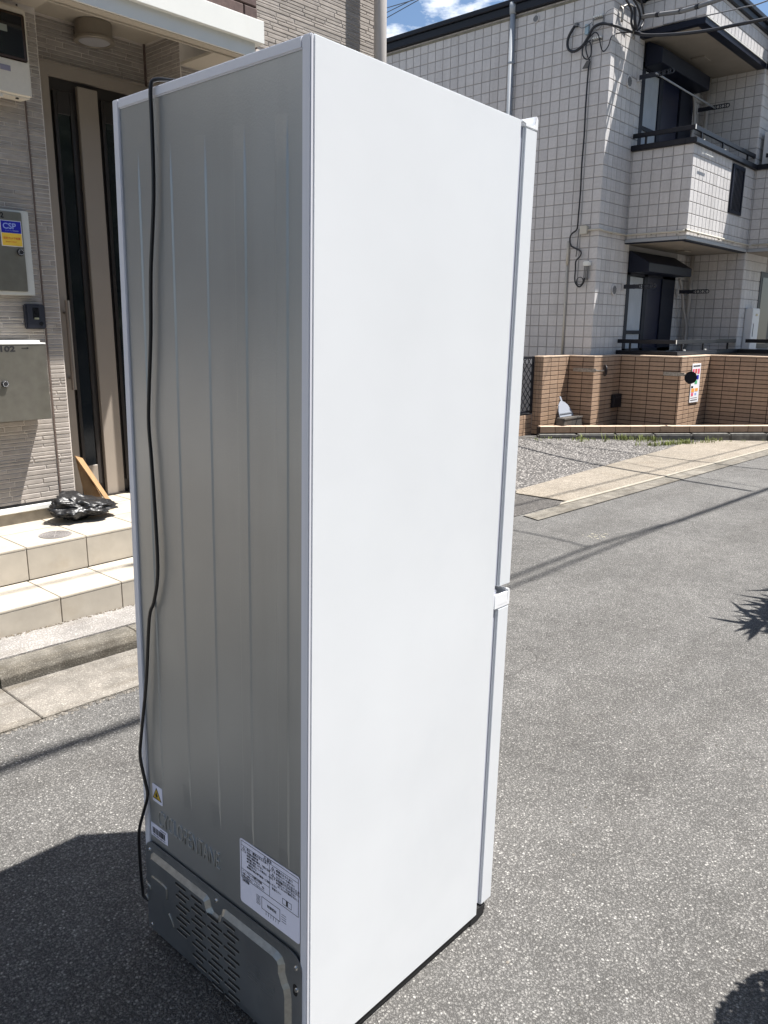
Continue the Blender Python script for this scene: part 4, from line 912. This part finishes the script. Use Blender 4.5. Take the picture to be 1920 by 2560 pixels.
cab('street_cable', [(12.66, 6.0, 5.85), (12.36, 5.0, 5.71), (11.91, 4.3, 5.54), (11.29, 3.8, 5.33), (10.6, 2.4, 5.25), (10.2, .95, 5.2)], .008, 'cable_grey', label='thinnest grey wire crossing the white roof band', smooth=4)
# far wires in the sky patch
for k, (a, b_) in enumerate([((.700, .630, .3325), (.7125, .6150, .3375)), ((.7000, .6320, .3280), (.7170, .6070, .3400)), ((.7000, .6340, .3225), (.7210, .6010, .3400))]):
    A_ = Vector(a).normalized()*30+CAMP; B_ = Vector(b_).normalized()*28+CAMP; d_ = B_-A_
    cab('overhead_wire', [tuple(A_-d_*6), tuple(A_), tuple(B_), tuple(B_+d_*6)], .012, 'cable', label=['topmost of the three far wires in the blue sky gap', 'middle of the three far wires in the blue sky gap', 'lowest of the three far wires in the blue sky gap'][k], cat='wire', group='far wires in the sky gap', smooth=1)
# wires above the street (their shadows cross the road)
def overhead(pts, h, r, label):
    P = [(x_+.333*h, y_-.263*h, rz(x_)+h) for x_, y_ in pts]; cab('street_wire', P, r, 'cable', label=label, cat='wire', smooth=3)
overhead([(-14, 2.62), (-2, 2.44), (.85, 2.41), (1.33, 2.39), (3.81, 2.42), (4.88, 2.435), (5.96, 2.375), (8.4, 2.32), (30, 2.1)], 7.2, .019, 'street wire whose shadow crosses the road past the refrigerator')
overhead([(-14, 2.60), (-2, 2.41), (.85, 2.375), (1.33, 2.36), (3.68, 2.316), (4.43, 2.33), (5.96, 2.345), (8.4, 2.29), (30, 2.0)], 7.2, .017, 'second street wire whose shadow merges with its neighbour on the road')
overhead([(-14, 3.66), (.8, 3.60), (2.0, 3.565), (4.5, 3.56), (30, 3.6)], 7.0, .015, 'street wire whose shadow falls on the lower porch step')
overhead([(4.84, 2.42), (4.885, 2.70), (4.877, 3.09), (4.80, 3.6), (4.7, 4.2)], 7.2, .012, 'thin drop wire whose shadow branches off across the road')

# clothes-pole arms and the pole
def arm(x, z, label):
    t = thing('laundry_rack', label, 'clothes arm', (x, YB, z), 'perforated clothes-pole arms on the window wall')
    mb = MB(); mb.box(x-.008, x+.008, YB-.30, YB-.0, z-.033, z+.033)
    mb.box(x-.006, x+.006, YB-.545, YB-.30, z-.037, z-.026); mb.box(x-.006, x+.006, YB-.545, YB-.30, z+.026, z+.037)
    for k in range(5):
        yy = YB-.545+.0-.0+.085*k-.0
        if yy > YB-.2: continue
        mb.ring((x-.006, yy, z), (1,0,0), .024, .037, .012, 16)
    build(mb, 'arm_plate', M['navytrim'], t)
    build(MB().box(x-.03, x+.03, YB-.03, YB-.0, z-.06, z+.06), 'arm_base', M['tile'], t, bevel=.004, seg=1)
arm(12.60, 5.15, 'dark clothes-pole arm on the left of the upper balcony'); arm(15.0, 5.135, 'dark clothes-pole arm on the right of the upper balcony')
arm(12.60, 2.02, 'dark clothes-pole arm on the left of the ground-floor window'); arm(14.90, 2.02, 'dark clothes-pole arm on the right of the ground-floor window')
tag(build(MB().tube([(12.55, 5.76, 5.15), (13.8, 5.76, 5.135), (15.05, 5.76, 5.13)], .014, 10, smooth=1), 'clothes_pole', M['pipe_grey'], smooth=True), 'grey clothes pole spanning the two upper balcony arms', 'clothes pole')
hb = MB(); hb.tube([(12.86, YK-.02, 3.975), (12.86, YK-.07, 3.96), (13.18, YK-.07, 3.96), (13.18, YK-.02, 3.975)], .007, 6, smooth=1)
tag(build(hb, 'flower_box_hook', M['trim_white']), 'small white wire hook on the sunlit balcony front', 'wall hook')
# white unit on the second terrace
wu = thing('water_heater_cabinet', 'tall white equipment cabinet on the ground-floor terrace at the right edge', 'equipment cabinet', (15.85, 5.0, 1.0))
build(MB().box(15.65, 16.06, 4.94, 5.078, .95, 1.735), 'cabinet_case', M['unit'], wu, bevel=.012, seg=2)
build(MB().box(15.83, 15.95, 4.934, 4.9395, 1.60, 1.635), 'display', M['black_gloss'], wu)
build(MB().box(15.75, 15.762, 4.934, 4.9395, 1.22, 1.46), 'side_print', M['print_black'], wu)
wu2 = thing('outdoor_unit', 'white air-conditioner outdoor unit on the upper balcony at the right edge', 'air conditioner', (15.9, 4.8, 4.17))
build(MB().box(15.48, 16.3, 4.70, 5.02, 4.17, 4.72), 'unit_case', M['unit'], wu2, bevel=.012, seg=2)
build(MB().ring((15.78, 4.695, 4.44), (0,1,0), .18, .2, .01, 24).cyl((15.78, 4.698, 4.44), (0,1,0), .04, .008, 16), 'fan_guard', M['cable_grey'], wu2)

# ================================================================== TILED BOUNDARY WALL (zigzag) with planter
FZ0, FZ1 = -.24, .925
fw = thing('boundary_wall', 'tan tiled zigzag boundary wall with low planter kerb before the building', 'wall', (11.5, 5.9, -.3))
Apt, Bin, Cpt, Din, Ept, Fin, Gpt = (10.571, 6.282), (11.356, 6.282), (11.356, 5.848), (12.281, 5.848), (12.281, 4.844), (13.47, 4.844), (13.47, 3.55)
Hpt = (14.6, 3.55); Ipt = (14.6, 2.2)
th = .13; e = .009
core = MB()
core.box(Apt[0]+e, Bin[0]+e+th, Apt[1]+e, Apt[1]+.155, -.4, FZ1-.012)
core.box(Cpt[0]+e, Cpt[0]+e+th, Cpt[1]+e, Apt[1]+e, -.4, FZ1-.012)
core.box(Cpt[0]+e+th, Din[0]+e+th, Cpt[1]+e, Cpt[1]+e+th, -.4, FZ1-.012)
core.box(Din[0]+e, Din[0]+e+th, Ept[1]+e, Cpt[1]+e, -.4, FZ1-.012)
core.box(Ept[0]+e+th, Fin[0]+e+th, Ept[1]+e, Ept[1]+e+th, -.4, FZ1-.012)
core.box(Fin[0]+e, Fin[0]+e+th, Gpt[1]+e, Fin[1]+e, -.4, FZ1-.012)
core.box(Gpt[0]+e+th, Hpt[0]+e+th, Gpt[1]+e, Gpt[1]+e+th, -.4, FZ1-.012)
core.box(Hpt[0]+e, Hpt[0]+e+th, Ipt[1]+e, Hpt[1]+e, -.4, FZ1-.012)
build(core, 'wall_core', M['fence_joint_shaded'], fw)
ft_ = []
rws = [FZ1-.012-.0685*(k+1) for k in range(17)]
def ftx(y, x0, x1):
    x = x0
    while x < x1-.01:
        w = min(.2345, x1-x)
        for zz in rws: ft_.append(((x+.004, y+e, zz+.004), 'x', w-.009, .0575, e, score((x+w/2, y, zz), w*.06)))
        x += w
def fty(x, yhi, ylo):
    y = yhi
    while y > ylo+.01:
        w = min(.243, y-ylo)
        for zz in rws: ft_.append(((x+e, y-.004, zz+.004), 'y', w-.010, .0575, e, score((x, y-w/2, zz), w*.06)))
        y -= w
ftx(Apt[1], Apt[0]+.0, Bin[0]); fty(Bin[0], Bin[1], Cpt[1]); ftx(Cpt[1], Cpt[0], Din[0]); fty(Din[0], Cpt[1], Ept[1]); ftx(Ept[1], Ept[0], Fin[0]); fty(Fin[0], Fin[1], Gpt[1]); ftx(Gpt[1], Gpt[0], Hpt[0]); fty(Hpt[0], Hpt[1], Ipt[1])
for k in range(3):
    for zz in rws: ft_.append(((Apt[0]+e, Apt[1]+.152-.05*k, zz+.004), 'y', .045, .0605, e, score((Apt[0], Apt[1]+.1, zz), .003)))
ftx(Apt[1]+.155, 8.2, Apt[0]) if False else None
pieces('border_tile', ft_, 'fence_tile', fw, 300, c=.0018, stuff_name='border_tiles_small')
cp_ = MB(); z0, z1 = FZ1-.0115, FZ1+.012
for (x0, x1, y0, y1) in ((Apt[0], Bin[0]+e+th+.003, Apt[1], Apt[1]+.16), (Cpt[0], Cpt[0]+e+th+.003, Cpt[1]+e+th+.004, Apt[1]-.001), (Cpt[0], Din[0]+e+th+.003, Cpt[1], Cpt[1]+e+th+.003), (Din[0], Din[0]+e+th+.003, Ept[1]+e+th+.004, Cpt[1]-.001), (Ept[0], Fin[0]+e+th+.003, Ept[1], Ept[1]+e+th+.003), (Fin[0], Fin[0]+e+th+.003, Gpt[1]+e+th+.004, Fin[1]-.001), (Gpt[0], Hpt[0]+e+th+.003, Gpt[1], Gpt[1]+e+th+.003)):
    build(MB().box(x0-.003, x1, y0-.003, y1, z0, z1), 'coping_tile', M['coping_tile'], fw, bevel=.004, seg=1)
# planter kerb: diagonal ledge of tan tiles
P0 = Vector((10.38, 6.16, 0)); u_ = Vector((.730, -.684, 0)); n_ = Vector((.684, .730, 0))
LZ = -.10
def obox(s0, s1, o0, o1, z0, z1): 
    p = [P0+u_*s0+n_*o0, P0+u_*s1+n_*o0, P0+u_*s1+n_*o1, P0+u_*s0+n_*o1]
    return [(q.x, q.y, z0) for q in p], z1-z0
p_, hh = obox(-.02, 6.0, .01, .11, -.45, LZ-.012); build(MB().prism(p_, (0,0,hh)), 'planter_core', M['fence_joint_shaded'], fw)
p_, hh = obox(.35, 6.0, .115, .6, -.45, -.18); build(MB().prism(p_, (0,0,hh)), 'planter_soil', M['soil'], fw)
s_ = 0.0
while s_ < 5.9:
    p_, hh = obox(s_+.004, s_+.231, 0, .0098, LZ-.095, LZ-.014); build(MB().prism(p_, (0,0,hh)), 'planter_tile', M['fence_tile'], fw, bevel=.002, seg=1)
    p_, hh = obox(s_+.002, s_+.233, -.004, .120, LZ-.0118, LZ); build(MB().prism(p_, (0,0,hh)), 'ledge_tile', M['coping_tile'], fw, bevel=.003, seg=1)
    s_ += .235
kb = thing('planter_kerb', 'grey weathered concrete kerb in front of the tiled planter', 'kerb', (11.5, 4.9, -.3))
s_ = -.05
while s_ < 5.6:
    p_, hh = obox(s_+.004, s_+.596, -.13, -.006, -.5, LZ-.105-.006*random.random()); build(MB().prism(p_, (0,0,hh)), 'kerb_stone', M['kerbdark'], kb, bevel=.018, seg=2)
    s_ += .6
# low wall and lattice gate to the left of the corner pier
lg = thing('lattice_gate', 'black lattice side gate beside the left end of the tiled wall', 'gate', (10.2, 6.43, .1))
fg = MB(); yg = 6.445
fg.box(10.535, 10.565, yg-.015, yg+.015, .06, .93); fg.box(9.2, 9.23, yg-.015, yg+.015, .06, .93); fg.box(9.2, 10.565, yg-.015, yg+.015, .895, .925); fg.box(9.2, 10.565, yg-.015, yg+.015, .08, .11)
build(fg, 'gate_frame', M['black_metal'], lg)
for k in range(-7, 14):
    for sgn in (1, -1):
        x0 = 9.2+.12*k; pts = []
        a = Vector((x0, yg, .1)); b_ = Vector((x0+.8, yg, .9))
        if sgn < 0: a, b_ = Vector((x0+.8, yg+.006, .1)), Vector((x0, yg+.006, .9))
        lo, hi = 0.0, 1.0
        for t in (0, 1): pass
        def clip(p, q):
            P_, Q_ = p.copy(), q.copy()
            for lim, sg in ((9.22, 1), (10.545, -1)):
                if (P_.x-lim)*sg < 0 and (Q_.x-lim)*sg < 0: return None
                if (P_.x-lim)*sg < 0: t = (lim-P_.x)/(Q_.x-P_.x); P_ = P_+(Q_-P_)*t
                if (Q_.x-lim)*sg < 0: t = (lim-Q_.x)/(P_.x-Q_.x); Q_ = Q_+(P_-Q_)*t
            return P_, Q_
        r_ = clip(a, b_)
        if r_ and (r_[1]-r_[0]).length > .05: build(MB().tube([tuple(r_[0]), tuple(r_[1])], .006, 4, smooth=1), 'lattice_bar', M['black_metal'], lg)
lw = thing('low_wall', 'low tan tiled wall below the black lattice gate', 'wall', (9.8, 6.45, -.25))
build(MB().box(9.0, 10.568, 6.44, 6.55, -.4, .05), 'wall_core', M['fence_joint_shaded'], lw)
for k in range(7):
    for zz in [.05-.0685*(j+1) for j in range(5)]:
        me = pillow(.2265, .0605, .009, .0018, 'fence_tile'); o = bpy.data.objects.new('border_tile', me); COL.objects.link(o); o.parent = lw; o.location = Vector((10.566-.2345*(k+1)+.004, 6.44, zz+.004))-root_off(lw)
# mirrors on arms
def wall_mirror(x, y0, y1, z, disc_c, nrm, r, label):
    t = thing('arm_mirror', label, 'mirror', (x, y0, z))
    mb = MB(); mb.box(x-.018, x-.006, y1+.12, y0, z-.028, z+.028); mb.tube([(x-.012, y1+.14, z), (x-.03, y1+.05, z-.005), tuple(Vector(disc_c)-Vector(nrm)*.0)], .014, 8, smooth=2)
    mb.box(x-.004, x, y0-.12, y0-.06, z-.03, z+.03)
    build(mb, 'mirror_arm', M['galv'], t)
    c = Vector(disc_c); nn = Vector(nrm).normalized()
    build(MB().cyl(c, nn, r, .012, 28, r2=r*.97).cyl(c-nn*.006, nn, r*.6, .006, 20), 'mirror_back', M['black_metal'], t)
    build(MB().cyl(c+nn*.0125, nn, r*.95, .012, 28, r2=r*.5), 'mirror_face', M['steel'], t)
wall_mirror(11.35, 6.19, 5.68, .715, (11.29, 5.63, .725), (.73, -.68, .0), .088, 'small round mirror on an arm, on the left tiled pier')
wall_mirror(12.27, 5.11, 4.66, .665, (12.06, 4.60, .635), (.80, .60, -.05), .093, 'small round black-backed mirror on an arm, before the sign')
# notice sign
sg = thing('notice_sign', 'white recycling notice board with coloured blocks on the tiled pier', 'sign', (12.88, 4.83, .2))
build(MB().prism([(12.70, 4.838, .197), (13.07, 4.838, .192), (13.055, 4.838, .81), (12.70, 4.838, .812)], (0, -.008, 0)), 'sign_board', M['print_white'], sg, bevel=.002, seg=1)
ys_ = 4.828
def sq(x0, x1, z0, z1, m): build(MB().box(x0, x1, ys_, ys_+.0015, z0, z1), 'sign_print', M[m], sg)
for k in range(9): sq(12.735+.033*k, 12.758+.033*k, .765, .788, 'print_black')
sq(12.72, 12.80, .66, .73, 'pink'); sq(12.83, 12.90, .66, .73, 'red'); sq(12.93, 13.02, .65, .73, 'pink'); sq(12.92, 13.0, .56, .63, 'blue'); sq(12.85, 12.95, .49, .545, 'green')
sq(12.72, 12.80, .43, .46, 'print_black'); sq(12.73, 12.86, .36, .42, 'orange'); sq(12.89, 13.01, .37, .42, 'orange'); sq(12.74, 12.83, .30, .35, 'pink'); sq(12.89, 12.96, .31, .345, 'paleblue')
for k in range(7): sq(12.735+.04*k, 12.762+.04*k, .262, .27, 'print_black'); sq(12.735+.04*k, 12.765+.04*k, .225, .238, 'print_black')
# dark postbox
pb = thing('wall_postbox', 'small black box on the shaded tiled wall beside the inner corner', 'box', (12.12, 5.83, .1))
build(MB().box(12.0, 12.26, 5.78, 5.838, .095, .31), 'box_body', M['black_metal'], pb, bevel=.006, seg=1)
build(MB().box(12.03, 12.23, 5.772, 5.779, .25, .27), 'box_slot', M['navytrim'], pb)
# dustpan
dpn = thing('dustpan', 'grey plastic dustpan leaning against the tiled wall in the planter', 'dustpan', (10.98, 6.15, -.1))
outl = [(10.74, .02), (10.745, .10), (10.79, .19), (10.85, .235), (10.885, .255), (10.875, .32), (10.915, .32), (10.93, .25), (10.99, .232), (11.06, .19), (11.13, .10), (11.16, .02)]
build(MB().prism([(x_, 6.03+(z_*.35), z_) for x_, z_ in outl], (0, .012, 0)), 'pan_back', M['dustpan'], dpn)
build(MB().prism([(x_, 6.02+(z_*.35), z_) for x_, z_ in [(10.76, .075), (11.14, .075), (11.15, .06), (10.75, .06)]], (0, .005, 0)), 'pan_rib', mat('pan_dark', (.12, .13, .15), .5), dpn)
tb = thing('planter_trough', 'dark low trough standing under the dustpan', 'trough', (10.95, 6.0, -.1))
build(MB().prism([(10.66, 5.93, -.16), (11.26, 5.93, -.16), (11.22, 5.93, .015), (10.70, 5.93, .015)], (0, .14, 0)), 'trough_body', mat('dark_trough', (.06, .052, .045), .8, noise=(20, .3)), tb, bevel=.006, seg=1)
build(MB().box(10.68, 11.24, 5.922, 5.929, -.005, .018), 'trough_rim', mat('trough_rim', (.11, .1, .09), .7), tb)

# ================================================================== VEGETATION
random.seed(31)
def tuft(mb, x, y, z, n, h, spread):
    for k in range(n):
        a = random.uniform(0, 2*PI); l = h*random.uniform(.5, 1.1); bx = x+random.gauss(0, spread); by = y+random.gauss(0, spread); w = .005
        dx, dy = math.cos(a)*l*.45, math.sin(a)*l*.45; px, py = -math.sin(a)*w, math.cos(a)*w
        mb.add([(bx-px, by-py, z), (bx+px, by+py, z), (bx+dx*.5+px*.7, by+dy*.5+py*.7, z+l*.65), (bx+dx*.5-px*.7, by+dy*.5-py*.7, z+l*.65), (bx+dx, by+dy, z+l)], [(0,1,2,3), (3,2,4)])
mb = MB()
for k in range(46):
    t = random.random(); s_ = -.2+4.0*t; o_ = -.2-abs(random.gauss(0, .10)); p = P0+u_*s_+n_*o_
    big = 1.0 if (1.1 < s_ < 1.75 or 2.3 < s_ < 2.8) else .25
    tuft(mb, p.x, p.y, rz(p.x, .004), int(12*big)+3, .07*big+.025, .04)
for (gx, gy) in ((10.35, 5.45), (10.7, 5.25)):
    tuft(mb, gx, gy, rz(gx, .004), 14, .13, .015)
for k in range(40):
    gx = 11.2+random.gauss(0, .35); gy = 4.42-.55*(gx-11.2)*.6+random.gauss(0, .04); tuft(mb, gx, gy, rz(gx, .012), 10, .06, .04)
build(mb, 'weeds', M['grass'], kind='stuff')
# spiky-leaved plant just outside the right edge of view (throws the ragged shadow on the road)
sp = thing('spiky_plant', 'spiky-leaved palm outside the right edge, its ragged shadow on the road', 'plant', (4.95, .58, rz(4.95)))
build(MB().cyl((4.95, .58, rz(4.95)), (0,0,1), .14, .28, 20, r2=.18), 'pot', mat('clay_pot', (.3, .13, .07), .8), sp)
build(MB().tube([(4.95, .58, .1), (4.96, .58, .7), (4.95, .58, 1.3)], .045, 10), 'trunk', mat('palm_trunk', (.12, .09, .06), .9), sp)
random.seed(8)
for k in range(280):
    a = random.uniform(0, 2*PI); el = random.uniform(-.5, 1.2); l = random.uniform(.14, .34); c0 = Vector((5.0+random.uniform(-.5, .35), .60+random.uniform(-.16, .16), 1.3+random.uniform(-.18, .18)))
    d_ = Vector((math.cos(a)*math.cos(el), math.sin(a)*math.cos(el), math.sin(el))); sd_ = Vector((-math.sin(a), math.cos(a), 0))*.018
    m1 = c0+d_*l*.5; tip = c0+d_*l+Vector((0,0,-.10*l)); mb = MB(); mb.add([c0-sd_*.6, c0+sd_*.6, m1+sd_, m1-sd_, tip], [(0,1,2,3), (3,2,4)])
    build(mb, 'leaf', M['leaf'], sp)
# rounded shrub outside the lower right corner (its shadow enters the frame)
sh = thing('round_shrub', 'rounded clipped shrub outside the lower right corner, casting a dark shadow', 'shrub', (1.75, .016, rz(1.75)))
random.seed(14)
build(MB().tube([(1.75, .016, rz(1.75)), (1.75, .016, .55)], .02, 8, smooth=1), 'trunk', M['leaf'], sh)
mb = MB()
for k in range(3600):
    a = random.uniform(0, 2*PI); cz = random.uniform(-1, 1); r = .2*random.random()**(1/3)*(1+.06*math.sin(3*a)); s2 = math.sqrt(1-cz*cz)
    c = Vector((1.75+r*s2*math.cos(a), .016+r*s2*math.sin(a), .62+r*cz)); d1 = Vector((random.gauss(0,1), random.gauss(0,1), random.gauss(0,1))).normalized()*.014; d2 = d1.cross(Vector((random.random(), random.random(), 1))).normalized()*.010
    mb.add([c-d1, c+d2, c+d1, c-d2], [(0,1,2,3)])
build(mb, 'crown', M['leaf'], sh)

# ================================================================== THE OTHER SIDE OF THE STREET (added, unseen: something dark for the glass, less open sky)
oh = thing('added_house', 'plain grey house added unseen behind the viewer, to darken the door glass and open sky', 'house', (2, -6, 0))  # unseen house, added to darken reflections and cut sky light
oc = mat('grey_render', (.2, .19, .18), .9, noise=(2, .1), bump=(60, .3, .003))
build(MB().box(-9, 13, -13, -6.0, -.5, 6.4), 'wall', oc, oh)
build(MB().prism([(-9.4, -13.4, 6.4), (-9.4, -5.6, 6.4), (-9.4, -9.5, 8.2)], (22.8, 0, 0)), 'roof', M['roofedge'], oh)
for zz in (.9, 3.9):
    for xx in (-6, -1.5, 3, 7.5):
        w_ = build(MB().box(xx, xx+1.7, -6.0, -5.95, zz, zz+1.3), 'window', M['navy'], oh); build(MB().box(xx+.06, xx+1.64, -5.949, -5.945, zz+.06, zz+1.24), 'pane', M['clearglass'], w_)
random.seed(77)
for k, (tx, ty, th_) in enumerate([(-5.5, -3.6, 4.6), (-2.6, -3.9, 5.4), (.6, -3.7, 4.9), (3.8, -4.0, 5.6), (7.2, -3.9, 5.0), (10.6, -4.2, 5.4)]):  # tree row added out of view, dark foliage for the glass
    t = thing('added_tree', ['leftmost', 'second', 'third', 'fourth', 'fifth', 'last'][k]+' broadleaf tree in the unseen row added behind the viewer, for the door glass to mirror', 'tree', (tx, ty, rz(tx)), 'trees added across the street')
    build(MB().tube([(tx, ty, rz(tx)), (tx+.05, ty, 1.2), (tx, ty+.05, 2.4), (tx+.1, ty, th_*.75)], .09, 8), 'trunk', mat('bark', (.1, .08, .06), .9) if k == 0 else bpy.data.materials['bark'], t)
    mb = MB(); cl_ = [(tx+random.gauss(0, .7), ty+random.gauss(0, .45), random.uniform(1.6, th_), random.uniform(.45, .85)) for _ in range(15)]
    for _ in range(5200):
        c = random.choice(cl_); d1 = Vector((random.gauss(0,1), random.gauss(0,1), random.gauss(0,1))).normalized(); p = Vector(c[:3])+d1*c[3]*random.random()**.4
        if p.y > -2.6: continue
        e1 = Vector((random.gauss(0,1), random.gauss(0,1), random.gauss(0,.5))).normalized()*.06; e2 = e1.cross(Vector((random.random(), random.random(), 1))).normalized()*.035
        mb.add([p-e1, p+e2, p+e1, p-e2], [(0,1,2,3)])
    build(mb, 'crown', M['leaf'], t)
